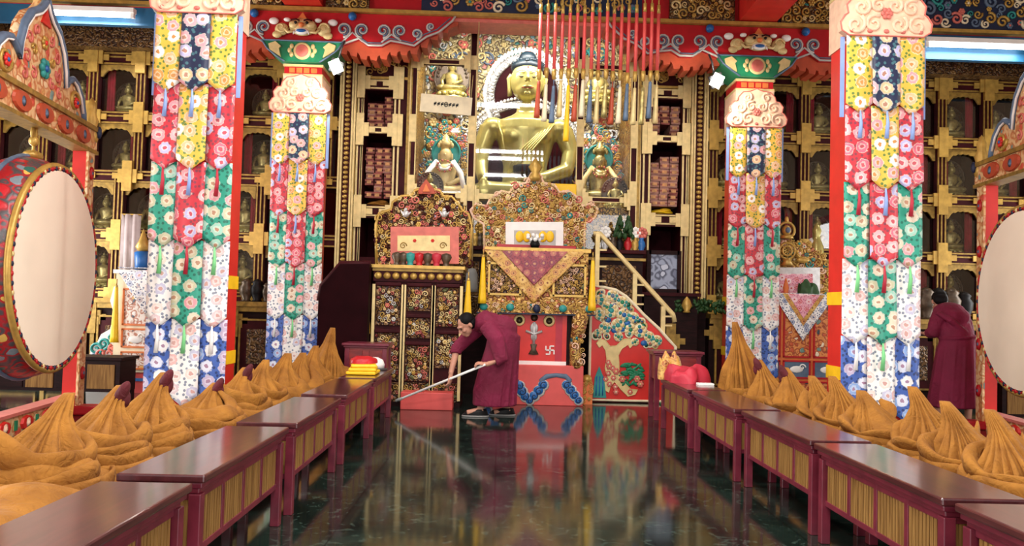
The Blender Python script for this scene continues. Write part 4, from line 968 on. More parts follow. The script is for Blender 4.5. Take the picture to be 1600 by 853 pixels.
a = at(1566, 612, 9.9); low_table(a.x, a.x+2.0, 9.9, .5, 'dark panelled low table seen beneath the partly cut off drum')
# ================================================================== thrones
def carve(mb, x0, x1, z0, z1, y, n, seed, r0=.04, r1=.085, mats=(0,), ok=None, tr=.2):
    r = random.Random(seed); pts = []; k = 0
    while len(pts) < n and k < n*30:
        k += 1; x, z = r.uniform(x0, x1), r.uniform(z0, z1); q = r.uniform(r0, r1)
        if ok and not ok(x, z): continue
        if any((x-a)**2+(z-c)**2 < (.75*(q+d))**2 for a, c, d in pts): continue
        pts.append((x, z, q)); m = r.choice(mats)
        if r.random() < .72: mb.spiral(x, y, z, q, q*tr, 1.35, r.uniform(0, 6.3), r.choice((-1, 1)), m=m)
        else: mb.rosette(x, y, z, q*.8, m, r.choice(mats))
def inside(poly):
    def f(x, z):
        c = False; n = len(poly)
        for i in range(n):
            (x1, z1), (x2, z2) = poly[i], poly[(i+1) % n]
            if (z1 > z) != (z2 > z) and x < (x2-x1)*(z-z1)/(z2-z1)+x1: c = not c
        return c
    return f
def tassel(loc, L, label):
    t = thing('yellow_tassel', label, 'tassel', loc, group='yellow silk tassels on the thrones')
    MB().tube([(0, 0, 0), (0, -.005, -.08)], .008, 6).ell((0, -.005, -.1), (.02, .02, .025), 8, 6).build('cord', 'gold', t)
    b = MB(); nu = 24; vs = []
    for i in range(11):
        v = i/10
        for j in range(nu):
            u = 2*PI*j/nu; q = (.022+.03*v)*(1+.14*math.sin(8*u)*v); vs.append((q*math.cos(u), q*math.sin(u)*.7-.005, -.11-(L-.11)*v))
    b.add(vs, [(i*nu+j, (i+1)*nu+j, (i+1)*nu+(j+1) % nu, i*nu+(j+1) % nu) for i in range(10) for j in range(nu)]+[tuple(10*nu+j for j in range(nu))[::-1]], True)
    b.build('silk', 'yellow', t)
b = MB()
for i_, (a, c) in enumerate(((-7.9, -3.2), (-1.25, 1.95), (3.95, 8.6))):
    b.bb(a, c, BY-.02, BY+.02, 5.52, 6.3, m=0); carve(b, a+.1, c-.1, 5.6, 6.1, BY-.03, int((c-a)*26), 70+i_, .05, .1, (1, 2, 3, 4, 5, 1), None, .26)
struct('trim_3', b, ['navy', 'gold', 'rose', 'teal', 'cream', 'slate'])
b = MB()
for i_, (a, c) in enumerate(((-2.62, -2.0), (2.35, 3.3), (-3.9, -3.25), (3.98, 4.9))):
    b.bb(a, c, BY-.05, BY+.02, 5.53, 6.2, m=0); carve(b, a+.05, c-.05, 5.58, 6.0, BY-.06, int((c-a)*40), 80+i_, .04, .08, (1, 1, 2), None, .26)
struct('trim_4', b, ['cv_brown', 'gold', 'gold_pale'])
# ---- gilt throne with panelled front
Y1 = 10.2
a, c_ = at(577, 600, Y1).x, at(719, 600, Y1).x
t = thing('gilt_throne', 'tall gilded throne with panelled carved front and pink cloth back, behind the stooping person', 'throne')
zt = at(650, 416, Y1).z
MB().bb(a+.03, c_-.03, Y1+.03, Y1+.85, .05, zt-.1).build('body', 'maroon', t)
f = MB(); f.bb(a, c_, Y1-.03, Y1+.9, zt-.07, zt); f.mi = 1; f.bb(a-.02, c_+.02, Y1-.06, Y1+.92, zt-.03, zt+.01); f.build('top_ledge', ['gold_old', 'gold'], t)
f = MB(); f.bb(a+.01, c_-.01, Y1-.01, Y1+.03, zt-.2, zt-.07); f.mi = 1
for i in range(10): f.ell((a+.07+(c_-a-.14)*i/9, Y1-.015, zt-.13), (.05, .03, .045), 8, 6)
f.build('lotus_frieze', ['maroon', 'gold'], t)
cols = [(.03, .33), (.37, .665), (.695, .975)]; rows = [[(.565, .98), (.0, .5)], [(.72, .98), (.44, .66), (.0, .38)], [(.565, .98), (.14, .5)]]
W = c_-a; zb, zh = .3, zt-.24
for ci, (u0, u1) in enumerate(cols):
    x0, x1 = a+W*u0, a+W*u1
    s = MB()
    for x in (x0-.012, x1+.012): s.bb(x-.018, x+.018, Y1-.025, Y1+.03, .08, zh)
    s.build('stile', 'gold_pale', t)
    for v0, v1 in rows[ci]:
        z0, z1 = zb+(zh-zb)*v0+.02, zb+(zh-zb)*v1; p = MB(); p.bb(x0+.02, x1-.02, Y1-.005, Y1+.03, z0, z1); p.mi = 1
        carve(p, x0+.06, x1-.06, z0+.05, z1-.05, Y1-.012, 46, ci*7+int(v0*10), .022, .042, (1, 1, 2, 3, 3, 4))
        p.build('carved_panel', ['cv_panel', 'gold', 'rose', 'gold_pale', 'silver'], t)
        MB().bb(x0+.01, x1-.01, Y1-.03, Y1+.02, z1+.004, z1+.05).build('rail', 'maroon', t, .01)
p = MB(); p.bb(a+.04, c_-.04, Y1-.005, Y1+.03, .06, .3); p.mi = 1; carve(p, a+.08, c_-.08, .1, .27, Y1-.01, 44, 77, .022, .042, (1, 1, 2)); p.build('skirting_panel', ['cv_panel', 'gold', 'rose'], t)
MB().bb(a, c_, Y1-.02, Y1+.9, 0, .06).build('plinth', 'dark_wood', t)
Yb = 10.75
out = XZ([(588, 413), (587, 350), (592, 333), (611, 327), (613, 316), (627, 306), (643, 305), (648, 297), (668, 292), (688, 298), (692, 306), (706, 307), (716, 318), (722, 328), (732, 334), (737, 352), (734, 413)], Yb)
opn = XZ([(716, 413), (716, 353), (611, 353), (610, 413)], Yb)
B = MB(); B.prism(out, Yb+.03, Yb+.1); B.mi = 1; xs = [p[0] for p in out]; zs = [p[1] for p in out]
i1, i2 = inside(out), inside(opn)
carve(B, min(xs), max(xs), min(zs), max(zs), Yb+.02, 240, 41, .025, .06, (1, 1, 4, 2, 3), lambda x, z: i1(x, z) and not i2(x, z), .22)
B.tube([(x, Yb+.03, z) for x, z in out], .022, 6, m=1)
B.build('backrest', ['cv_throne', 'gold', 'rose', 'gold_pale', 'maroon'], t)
q = MB(); P = XZ([(610, 412), (610, 354), (717, 354), (717, 412)], Yb); q.prism(P, Yb+.005, Yb+.03); q.build('back_cloth', 'rose', t, label='pink back cloth'); q.s
q = MB(); P = XZ([(621, 392), (621, 368), (703, 368), (703, 392)], Yb); q.prism(P, Yb-.005, Yb+.005); q.mi = 1
for px in (648, 676): pp = at(px, 376, Yb); q.rosette(pp.x, Yb-.01, pp.z, .025, 1, 1)
for px in (630, 692): pp = at(px, 384, Yb); q.spiral(pp.x, Yb-.01, pp.z, .05, .008, 1.4, 0, 1, m=2)
q.build('embroidered_panel', ['gold_pale', 'red', 'gold_old'], t, label='cream yellow embroidered panel')
q = MB()
for px in (634, 694):
    q = MB(); pp = at(px, 334, Yb); q.ell((pp.x, Yb, pp.z), (.045, .03, .05)); q.ell((pp.x, Yb-.01, pp.z+.05), (.025, .025, .03)); q.tube([(pp.x-.02, Yb, pp.z-.03), (pp.x-.07, Yb, pp.z+.05)], [.02, .008], 6); q.tube([(pp.x+.02, Yb, pp.z-.03), (pp.x+.07, Yb, pp.z+.03)], [.02, .008], 6); q.build('carved_creature', 'silver', t)

P = XZ([(654, 303), (654, 296), (666, 280), (679, 296), (680, 303)], Yb); q = MB(); q.prism(P, Yb-.02, Yb+.1); q.mi = 1; q.prism(XZ([(661, 300), (666, 287), (672, 300)], Yb), Yb-.04, Yb-.02); q.build('gable_finial', ['orange_red', 'orange'], t)
for i, (px, m_) in enumerate(((620, 'bronze_dark'), (630, 'bronze_dark'), (641, 'teal'), (655, 'red_deep'), (668, 'bronze_dark'), (682, 'red_ribbon'), (697, 'bronze_dark'))):
    pp = at(px, 410, Y1+.3); o = MB().lathe([(0, 0), (.06, 0), (.04, .03), (.04, .06), (.075, .13), (.06, .17), (.0, .19)], n=16).build('offering_bowl', m_, loc=(pp.x, Y1+.3, zt+.01))
    tag(o, f'small offering vessel on the panelled throne ledge, {ORD[i]} from the dark maroon screen', 'bowl', 'vessels on the panelled throne')
tassel((a-.06, Y1-.05, at(572, 408, Y1).z), .92, 'long yellow silk tassel between dark maroon screen and panelled throne'); tassel((c_+.07, Y1-.03, at(724, 425, Y1).z), .6, 'yellow silk tassel on the inner edge of the panelled throne')
o = MB().bb(-.32, .32, -.135, .135, 0, .215).build('red_step', 'red_soft', bevel=.01, loc=(-.87, 9.995, 0)); tag(o, 'plain red block step in front of the panelled gilded throne', 'step')

# ---- dark maroon screen
Ys = 9.95
P = XZ([(577, 412), (531, 412), (501, 447), (497, 470)], Ys); P = P + [(P[-1][0], .02), (P[0][0], .02)]
t = thing('side_screen', 'tall plain dark maroon wooden side screen with sloping corner beside the panelled throne', 'screen'); q = MB(); q.prism(P, Ys, Ys+.2); q.build('board', 'dark_maroon', t, .01); q = MB(); q.tube([(x, Ys+.1, z) for x, z in P[:4]], .045, 8); q.build('rail', 'maroon', t)
MB().bb(P[-2][0]-.03, P[0][0], Ys-.05, Ys+.25, 0, .06).build('foot', 'dark_wood', t)
p = at(553, 402, 11.6); 

# ---- main throne
Y2 = 10.62; xc = at(836, 560, Y2).x; hw = .65
t = thing('main_throne', 'great carved golden throne with brocade drape over a red clouded base', 'throne')
b = MB(); b.bb(xc-hw, xc+hw, Y2, Y2+1.0, 0, .53); b.build('red_base', 'red_soft', t, .008)
q = MB()
PB = lambda x, y, d=0.: V(at(x, y, Y2).x, Y2-.005-d, at(x, y, Y2).z)
def leaves(q, L_):
    for x, y, rr in L_:
        p = PB(x, y); r_ = rr*1.3/116.; q.ell(p, (r_, .012, r_*.95), 12, 6, m=1); q.ell(p+V(-.006, -.005, .008), (r_*.8, .012, r_*.76), 12, 6, m=0); q.spiral(p.x, p.y-.016, p.z, r_*.6, .007, 1.2, 1, 1 if x > 840 else -1, m=2)
CM = ['blue', 'grey_edge', 'navy', 'slate']
leaves(q, ((770, 612, 7), (776, 603, 7), (763, 622, 6))); q.tube([PB(774, 603), PB(780, 592), PB(792, 588), PB(806, 592), PB(811, 602)], [.03, .034, .028, .034, .03], 8, m=3, asp=.4, ref=(0, 1, 0))
leaves(q, ((812, 603, 7), (816, 612, 7.5), (821, 620, 7), (828, 626, 6), (835, 619, 7), (842, 611, 7.5), (849, 602, 7), (886, 602, 7), (892, 610, 7.5), (898, 618, 7), (904, 626, 6)))
q.tube([PB(847, 603), PB(846, 594), PB(854, 588), PB(869, 586), PB(884, 588), PB(890, 594), PB(888, 602)], [.03, .034, .034, .028, .034, .034, .03], 8, m=3, asp=.4, ref=(0, 1, 0))
q.build('cloud_scroll', ['blue', 'grey_edge', 'navy', 'slate'], t)
b = MB(); b.bb(xc-.5, xc+.5, Y2+.12, Y2+.9, .53, 1.24); b.build('under_frame', 'dark_wood', t)
for s in (-1, 1):
    l = MB(); l.tube([(xc+s*.56, Y2+.1, .53), (xc+s*.55, Y2+.08, .6), (xc+s*.53, Y2+.08, .8), (xc+s*.57, Y2+.06, 1.0), (xc+s*.6, Y2+.05, 1.24)], [.1, .085, .075, .095, .12], 10, asp=1.2); l.mi = 1
    carve(l, xc+s*.56-.08, xc+s*.56+.08, .58, 1.2, Y2-.02, 14, 5, .03, .055, (1, 2)); l.build('carved_leg', ['cv_bright', 'gold', 'peach'], t)
# red emblem cloth between the legs
q = MB(); q.bb(xc-.5, xc+.42, Y2+.08, Y2+.1, .53, 1.24); q.mi = 1; q.bb(xc+.27, xc+.36, Y2+.075, Y2+.08, .53, 1.24); q.mi = 2; q.bb(xc-.5, xc+.42, Y2+.07, Y2+.08, .53, .58)
e = Y2+.07
q.mi = 3
for z, r_ in ((1.02, .07), (.9, .055)): q.ell((xc-.02, e, z), (r_*.8, .01, r_), 10, 6)
q.tube([(xc-.02, e, .8), (xc-.02, e, 1.1)], .022, 6); q.tube([(xc-.13, e, .98), (xc-.02, e, .94), (xc+.09, e, .98)], .018, 6); q.lathe([(0, .66), (.07, .67), (.03, .74), (.045, .8), (0, .82)], (xc-.02, e, 0), 12, sy=.2, m=4)
for sx_ in (-.2, .2): q.lathe([(.08, 0), (.07, -.01), (.03, -.012)], (xc-.02+sx_, e, 1.12), 16, axis='Y', m=5); q.lathe([(.045, -.012), (.0, -.016)], (xc-.02+sx_, e, 1.12), 14, axis='Y', m=4)
q.lathe([(.05, 0), (.0, -.016)], (xc-.02, e, 1.16), 14, axis='Y', m=4)
cx_, cz_, u_ = xc+.2, .73, .055     # small white good-fortune sign
q.mi = 2
for d in ((0, 0, 2.3, .32, 0), ):
    q.box((cx_, e, cz_), (.016, .008, 2*u_)); q.box((cx_, e, cz_), (2*u_, .008, .016))
    q.box((cx_+u_/2, e, cz_+u_), (u_, .008, .016)); q.box((cx_-u_/2, e, cz_-u_), (u_, .008, .016)); q.box((cx_+u_, e, cz_-u_/2), (.016, .008, u_)); q.box((cx_-u_, e, cz_+u_/2), (.016, .008, u_))
q.build('emblem_cloth', ['red', 'red_ribbon', 'white', 'silver', 'bronze_dark', 'gold_pale'], t)
# box seat
zt = 2.09; bw = .68
b = MB(); b.bb(xc-bw, xc+bw, Y2, Y2+.95, 1.36, zt); b.mi = 1
b.bb(xc-bw-.03, xc+bw+.03, Y2-.03, Y2+.97, zt-.05, zt); b.mi = 2
for s in (-1, 1):
    b.bb(xc+s*.43-.2, xc+s*.43+.2, Y2-.012, Y2, 1.47, 1.85); b.mi = 1
    for x in (-.21, .21): b.bb(xc+s*.43+x-.014, xc+s*.43+x+.014, Y2-.035, Y2, 1.45, 1.88)
    for z in (1.46, 1.87): b.bb(xc+s*.43-.22, xc+s*.43+.22, Y2-.035, Y2, z-.014, z+.014)
    carve(b, xc+s*.43-.17, xc+s*.43+.17, 1.5, 1.83, Y2-.02, 70, 9+s, .018, .035, (1, 1, 3, 1, 3)); b.mi = 2
b.build('seat_box', ['cv_bright', 'gold', 'cv_panel', 'peach', 'teal'], t)
b = MB(); b.prism([(xc-.78, 1.22), (xc+.78, 1.22), (xc+.7, 1.38), (xc-.7, 1.38)], Y2-.06, Y2+.95); b.mi = 1; carve(b, xc-.7, xc+.7, 1.25, 1.35, Y2-.07, 90, 3, .02, .04, (1, 1, 2))
for x in (-.7, -.35, .35, .7): b.ell((xc+x, Y2-.075, 1.29), (.055, .03, .05), 10, 7, m=3)
b.ell((xc, Y2-.08, 1.28), (.05, .03, .06), 10, 7, m=4)
b.mi = 4; b.bb(xc-.79, xc+.79, Y2-.05, Y2+.9, 1.2, 1.225)
b.build('cornice', ['cv_bright', 'gold', 'peach', 'teal', 'navy'], t)
# backrest
Yb = 11.25
out = XZ([(757, 391), (756, 350), (740, 340), (735, 328), (744, 318), (760, 322), (766, 310), (784, 298), (796, 301), (806, 288), (822, 286), (830, 272), (836, 262), (843, 272), (850, 286), (866, 288), (874, 300), (888, 298), (905, 310), (910, 322), (924, 317), (934, 326), (930, 340), (914, 350), (913, 391)], Yb)
opn = XZ([(880, 391), (880, 348), (790, 348), (789, 391)], Yb); i1, i2 = inside(out), inside(opn)
B = MB(); B.prism(out, Yb+.02, Yb+.1); B.mi = 1; xs = [p[0] for p in out]; zs = [p[1] for p in out]
carve(B, min(xs), max(xs), min(zs), max(zs), Yb+.005, 360, 43, .022, .06, (1, 1, 2, 2, 5, 3, 4, 1, 5), lambda x, z: i1(x, z) and not i2(x, z), .22)
B.tube([(x, Yb+.02, z) for x, z in out], .02, 6, m=2)
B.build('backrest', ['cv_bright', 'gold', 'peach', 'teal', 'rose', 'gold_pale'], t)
q = MB(); q.prism(XZ([(790, 391), (790, 347), (880, 347), (880, 391)], Yb), Yb-.02, Yb+.02); q.build('white_cushion_frame', 'white', t, label='white padded frame')
q = MB(); q.prism(XZ([(803, 385), (803, 360), (868, 360), (868, 385)], Yb), Yb-.03, Yb-.02); q.mi = 1
for px in (812, 823, 848, 859): pp = at(px, 370, Yb); q.ell((pp.x, Yb-.035, pp.z), (.06, .02, .08), m=1)
q.build('photo_niche', ['grey_edge', 'yellow'], t)
q = MB(); q.lathe([(0, 0), (.06, .0), (.09, .06), (.05, .12), (.1, .2), (.04, .29), (0, .34)], (at(836, 283, Yb).x, Yb, at(836, 283, Yb).z), 14); q.build('crest_jewel', 'gold', t)
q = MB(); pp = at(830, 377, Yb-.25); 
# drape over the front
DZ = zt+.012
def drape(px0, px1, tip, Yd, label, mats, inner=.62, top=None):
    L_, R_, T_ = at(px0[0], px0[1], Yd), at(px1[0], px1[1], Yd), at(tip[0], tip[1], Yd); o = bpy.data.objects.new('brocade_drape', None); COL.objects.link(o); tag(o, label, 'drape')
    n = 28
    def sheet(sc_, dy):
        vs = []; rows = 20; m_ = (L_+R_)/2
        for i in range(rows+1):
            v = i/rows
            for j in range(n+1):
                u = j/n; x = L_.x+(R_.x-L_.x)*u; x = m_.x+(x-m_.x)*sc_; ztop = L_.z+(R_.z-L_.z)*u; dpt = (1-abs(2*u-1))*(ztop-T_.z)*sc_
                vs.append((x, Yd-dy-.03*math.sin(x*15)*dpt*v, ztop-dpt*v))
        b = MB(); b.add(vs, [(i*(n+1)+j, (i+1)*(n+1)+j, (i+1)*(n+1)+j+1, i*(n+1)+j+1) for i in range(rows) for j in range(n)], True); return b
    for nm, s_, dy, m_ in (('border', 1., 0, mats[0]), ('field', inner, .012, mats[1])):
        q = sheet(s_, dy).build(nm, m_, o); k = q.modifiers.new('thick', 'SOLIDIFY'); k.thickness = .005
    if len(mats) > 2:
        q = sheet(inner+.16, .006).build('braid', mats[2], o); k = q.modifiers.new('thick', 'SOLIDIFY'); k.thickness = .005
    w_ = MB(); w_.bb(L_.x, R_.x, Yd-.0, Yd+.35, max(L_.z, R_.z)-.005, max(L_.z, R_.z)+.005); w_.build('top_fold', mats[0], o)
    return o
drape((757, 391), (914, 394), (836, 474), Y2-.075, 'gold and plum brocade drape hanging in a point over the main throne', ('br_gold', 'br_purple'), .66)
for i, (px, m_, nm, cat) in enumerate(((826, 'white', 'white flower bowl', 'bowl'), (842, 'white', 'second white flower bowl', 'bowl'))):
    pass
pz = zt+.02
t2 = thing('flower_vase', 'small dark vase of white flowers at the centre of the main throne ledge', 'vase', (xc-.03, Y2+.25, pz))
MB().lathe([(0, 0), (.05, 0), (.07, .05), (.05, .09), (.06, .1), (0, .1)], n=16).build('pot', 'black', t2); q = MB()
for i in range(12): w = 2*PI*i/12; q.ell((.11*math.cos(w)*(.5+.5*(i % 2)), .05*math.sin(w), .11+.03*(i % 3)), .03, 7, 5)
q.build('flowers', 'white', t2)
o = MB().bb(-.55, .55, -.07, .07, 0, .05).build('ledge_tray', 'red_deep', bevel=.01, loc=(xc, Y2+.45, pz)); tag(o, 'long red tray lying on the main throne ledge behind the flowers', 'tray')
tassel((xc-.72, Y2-.12, 2.05), .72, 'yellow silk tassel between the two gilded thrones'); tassel((xc+.73, Y2-.1, 2.05), .78, 'yellow silk tassel on the stair side of the main throne')
o = MB().bb(-.2, .2, -.02, .02, 0, .3).build('silk_wrap', 'yellow', bevel=.015, loc=(at(880, 300, 12.0).x, 12.0, at(880, 318, 12.0).z)); 
tag(o, 'bright yellow silk cloth hung over the shrine rail behind the main throne', 'cloth')
o.name = 'hanging_cloth'
# carved guardian block at the foot of the stair
pp = at(916, 600, 10.95); q = MB(); q.bb(-.075, .075, -.06, .2, 0, .3); q.mi = 1; carve(q, -.06, .06, .04, .3, -.07, 10, 2, .03, .05, (1,)); q.ell((0, -.02, .34), (.07, .07, .06)); o = q.build('carved_foot_block', ['orange', 'gold'], loc=(pp.x, 10.9, 0)); tag(o, 'small orange carved block between main throne base and stair panel', 'ornament')

# ---- painted stair side with rail
Y3 = 11.15
top = [(924, 446), (944, 449), (962, 453), (978, 463), (993, 478), (1006, 492), (1018, 503), (1030, 514), (1042, 528)]
P = XZ(top, Y3); xe = P[-1][0]; P = [(P[0][0], .03)] + P + [(xe+.12, P[-1][1]-.12), (xe+.12, .03)]
t = thing('painted_stair', 'red painted stair side with flowering tree and cream edge, beside the main throne', 'stair')
q = MB(); q.prism(P, Y3, Y3+.08); q.build('side_panel', 'red', t)
q = MB(); q.tube([(x, Y3-.005, z) for x, z in P], .024, 6, True); q.build('edge_border', 'cream', t)
for i in range(5):
    w0 = P[1][0]+.05; x = w0+.22*i; z = 1.35-.26*i; MB().bb(x, x+.26, Y3+.08, Y3+.52, 0, max(.1, z)).build('tread', 'red_deep', t)
q = MB(); px_ = lambda x, y: ((at(x, y, Y3).x), Y3-.012, at(x, y, Y3).z)
TR = [(937, 529), (932, 536), (936, 543), (941, 539), (946, 547), (948, 560), (945, 575), (949, 588), (943, 600), (946, 610), (951, 613), (953, 605), (960, 596), (970, 608), (981, 619), (992, 616), (996, 609), (985, 608), (972, 594), (967, 582), (967, 566), (966, 555), (971, 545), (981, 538), (984, 544), (989, 538), (985, 529), (974, 530), (963, 540), (953, 541), (946, 532)]
q.prism(XZ(TR, Y3), Y3-.014, Y3, 0); q.tube([(x_, Y3-.012, z_) for x_, z_ in XZ(TR, Y3)], .008, 5, True, m=2)
for x, y in ((950, 566), (957, 575), (950, 583), (958, 590), (952, 600), (961, 604), (946, 592), (962, 612), (984, 612)): a_ = px_(x, y); q.rosette(a_[0], a_[1]-.01, a_[2], .04, 7, 1)
r_ = random.Random(8)
for x, y, r in ((940, 468, .09), (957, 462, .09), (972, 472, .09), (937, 492, .08), (955, 485, .11), (975, 492, .1), (990, 496, .08), (945, 512, .09), (965, 508, .1), (934, 520, .06), (985, 515, .09), (1000, 517, .1), (1014, 526, .08), (1026, 532, .08), (992, 534, .06), (966, 526, .07), (948, 480, .07)):
    a_ = px_(x, y); q.lathe([(r, 0), (r*.9, -.008), (0, -.01)], a_, 16, axis='Y', m=1); 
    for i in range(7): w = 2*PI*i/7; q.ell((a_[0]+.62*r*math.cos(w), a_[1]-.012, a_[2]+.62*r*math.sin(w)), (.26*r, .006, .26*r), 7, 5, m=2 if (i+x) % 3 else 4)
    q.lathe([(r*.34, -.01), (r*.3, -.018), (0, -.02)], a_, 10, axis='Y', m=r_.choice((3, 4, 6, 5)))
fz = inside(XZ([(928, 455), (960, 455), (985, 478), (1034, 532), (1036, 543), (1000, 543), (975, 522), (945, 528), (930, 525)], Y3)); k_ = 0
while k_ < 60:
    a_ = V(r_.uniform(1.32, 2.45), Y3-.008, r_.uniform(.7, 1.6))
    if not fz(a_.x, a_.z): continue
    k_ += 1; r = r_.uniform(.04, .07); q.lathe([(r, 0), (r*.9, -.006), (0, -.008)], a_, 12, axis='Y', m=r_.choice((1, 1, 2))); q.lathe([(r*.6, -.008), (0, -.012)], a_, 10, axis='Y', m=r_.choice((2, 4, 5, 1))); q.lathe([(r*.28, -.012), (0, -.016)], a_, 8, axis='Y', m=r_.choice((3, 7, 4)))
for x, y in ((950, 500), (960, 516), (972, 514), (958, 478), (1006, 536), (980, 505)): q.ell(px_(x, y), (.05, .012, .04), 8, 5, m=3)
for i in range(50): a_ = px_(r_.uniform(970, 1004), r_.uniform(566, 600)); q.ell(a_, (.055, .01, .02), 7, 5, m=5, R=Matrix.Rotation(r_.uniform(-.9, .9), 3, 'Y'))
for x, y in ((962, 580), (972, 592), (995, 592), (1000, 600), (952, 572)): a_ = px_(x, y); q.rosette(a_[0], a_[1]-.01, a_[2], .05, 7, 0)
q.prism([(px_(926, 622)[0], .06), (px_(929, 590)[0], px_(929, 590)[2]), (px_(936, 572)[0], px_(936, 572)[2]), (px_(944, 592)[0], px_(944, 592)[2]), (px_(947, 622)[0], .06)], Y3-.02, Y3, m=8)
for x in (931, 936, 941): q.tube([px_(x, 618), px_(x+1, 588)], .012, 5, m=3)
q.build('painted_tree', ['gold_pale', 'cream', 'gold_pale', 'blue', 'teal', 'green', 'slate', 'rose', 'teal'], t)
for i, (x, y0, y1) in enumerate(((934, 366, 447), (992, 430, 480), (1036, 481, 525))):
    u, d = at(x, y0, Y3+.04), at(x, y1, Y3+.04); q = MB(); q.bb(u.x-.03, u.x+.03, Y3+.01, Y3+.07, d.z-.05, u.z+.02)
    for k in (.3, .62, .9):
        if i < 2 or k < .7: z = u.z+(d.z-u.z)*k; q.bb(u.x, u.x+.13, Y3+.02, Y3+.06, z-.012, z+.012)
    q.build('baluster', 'gold_pale', t)
u, d = at(932, 364, Y3+.04), at(1052, 492, Y3+.04); q = MB(); q.tube([(u.x-.04, Y3+.04, u.z-.01), (u.x+.04, Y3+.04, u.z), (d.x, Y3+.04, d.z), (d.x+.02, Y3+.04, d.z-.1)], .035, 8); q.build('hand_rail', 'gold_pale', t)
o = MB().bb(-.5, .5, -.35, .35, 0, .02).build('floor_mat', 'green', loc=(2.75, 11.2, 0)); tag(o, 'green mat at the stair foot beyond the tall side table', 'mat')

# ---- altar counter behind the thrones
t = thing('altar_counter', 'dark wooden altar counter behind the two thrones, with vases on it', 'altar'); MB().bb(-1.45, 2.1, 11.75, 12.3, 0, 2.12).build('body', 'dark_wood', t); MB().bb(-1.5, 2.14, 11.7, 12.32, 2.12, 2.18).build('top', 'maroon', t, .01)
for i in range(6): q = MB(); x = -1.4+.58*i; q.bb(x, x+.5, 11.74, 11.76, .9, 1.95); q.build('panel', 'cv_brown', t)
MB().bb(-1.5, 2.14, 11.72, 11.76, 2.02, 2.06).build('gilt_strip', 'gold_old', t)
VAS = [(945, 'silver', 'white', 'silver vase with white blossoms'), (958, 'bronze_dark', None, 'dark bulbous jar'), (968, 'black', 'leaf', 'black vase with dark green leaf cone'), (981, 'red_deep', 'leaf', 'red pot with leaves'), (992, 'gold', 'white', 'gold vase topped with white flower'), (1002, 'blue', 'rose', 'blue vase with pink and white rosettes'),
       (742, 'gold', None, 'gold jar'), (750, 'bronze_dark', 'gold', 'dark vase with golden top'), (725, 'gold_old', 'gold', 'aged golden vase')]
for px, m1, m2, lab in VAS:
    pp = at(px, 388, 11.9); v = thing('altar_vase', f'{lab} on the altar counter {"past the stair rail" if px > 900 else "between the two throne backs"}', 'vase', (pp.x, 11.9, 2.18))
    MB().lathe([(0, 0), (.05, 0), (.035, .02), (.065, .08), (.05, .14), (.03, .17), (.045, .2), (0, .2)], n=16).build('body', m1, v); q = MB(); r_ = random.Random(px)
    if m2 == 'leaf':
        for i in range(40): h = r_.random(); w = r_.uniform(0, 6.3); q.ell((.09*(1-h)*math.cos(w), .09*(1-h)*math.sin(w), .2+.3*h), (.03, .03, .045), 6, 4)
    elif m2:
        for i in range(9): w = 2*PI*i/8; q.ell((.06*math.cos(w)*(i < 8), -.02, .27+.06*math.sin(w)*(i < 8)), (.035, .025, .035), 7, 5)
    if m2: q.build('flowers' if m2 != 'leaf' else 'leaves', m2, v)
# framed portrait and green garland by the stair
A = at(1014, 394, 12.0); Bq = at(1060, 455, 12.0); t = thing('framed_picture', 'framed grey blue painted picture standing under the scripture cabinet past the stair rail', 'picture', ((A.x+Bq.x)/2, 12.0, 0)); w = (Bq.x-A.x)/2
q = MB(); z0, z1 = Bq.z, A.z
for x in (-w, w): q.bb(x-.03, x+.03, -.03, .03, z0-.03, z1+.03)
for z in (z0, z1): q.bb(-w, w, -.03, .03, z-.03, z+.03)
q.build('frame', 'dark_wood', t); MB().bb(-w, w, .0, .02, z0, z1).build('canvas', 'pic', t)
t = thing('display_cabinet', 'dark wooden cupboard carrying the framed painted picture', 'cabinet'); MB().bb(2.14, 2.94, 11.8, 12.36, 0, z0-.04).build('body', 'dark_wood', t); MB().bb(2.1, 2.98, 11.75, 12.36, z0-.08, z0-.03).build('top', 'maroon', t)
q = MB(); plus(q, 2.54, .85, 11.79, .22, .26); q.build('gilt_cross', 'gold_old', t)
q = MB(); r_ = random.Random(2)
for i in range(130): x = r_.uniform(2.6, 3.35); q.ell((x, 11.86+r_.uniform(-.08, .08), 1.3+r_.uniform(0, .16)), (.05, .03, .025), 6, 4, R=Matrix.Rotation(r_.uniform(0, 3), 3, 'Y'))
o = q.build('green_garland', 'leaf'); tag(o, 'dark green leaf garland lying along the ledge under the beaded pilaster', 'garland')
p = at(1070, 445, 11.85); o = MB().lathe([(0, 0), (.06, 0), (.04, .03), (.08, .1), (.05, .18), (.02, .22), (0, .24)], n=16).build('golden_jar', 'gold', loc=(p.x, 11.7, 1.28)); 
tag(o, 'round golden jar amid the green garland', 'jar')

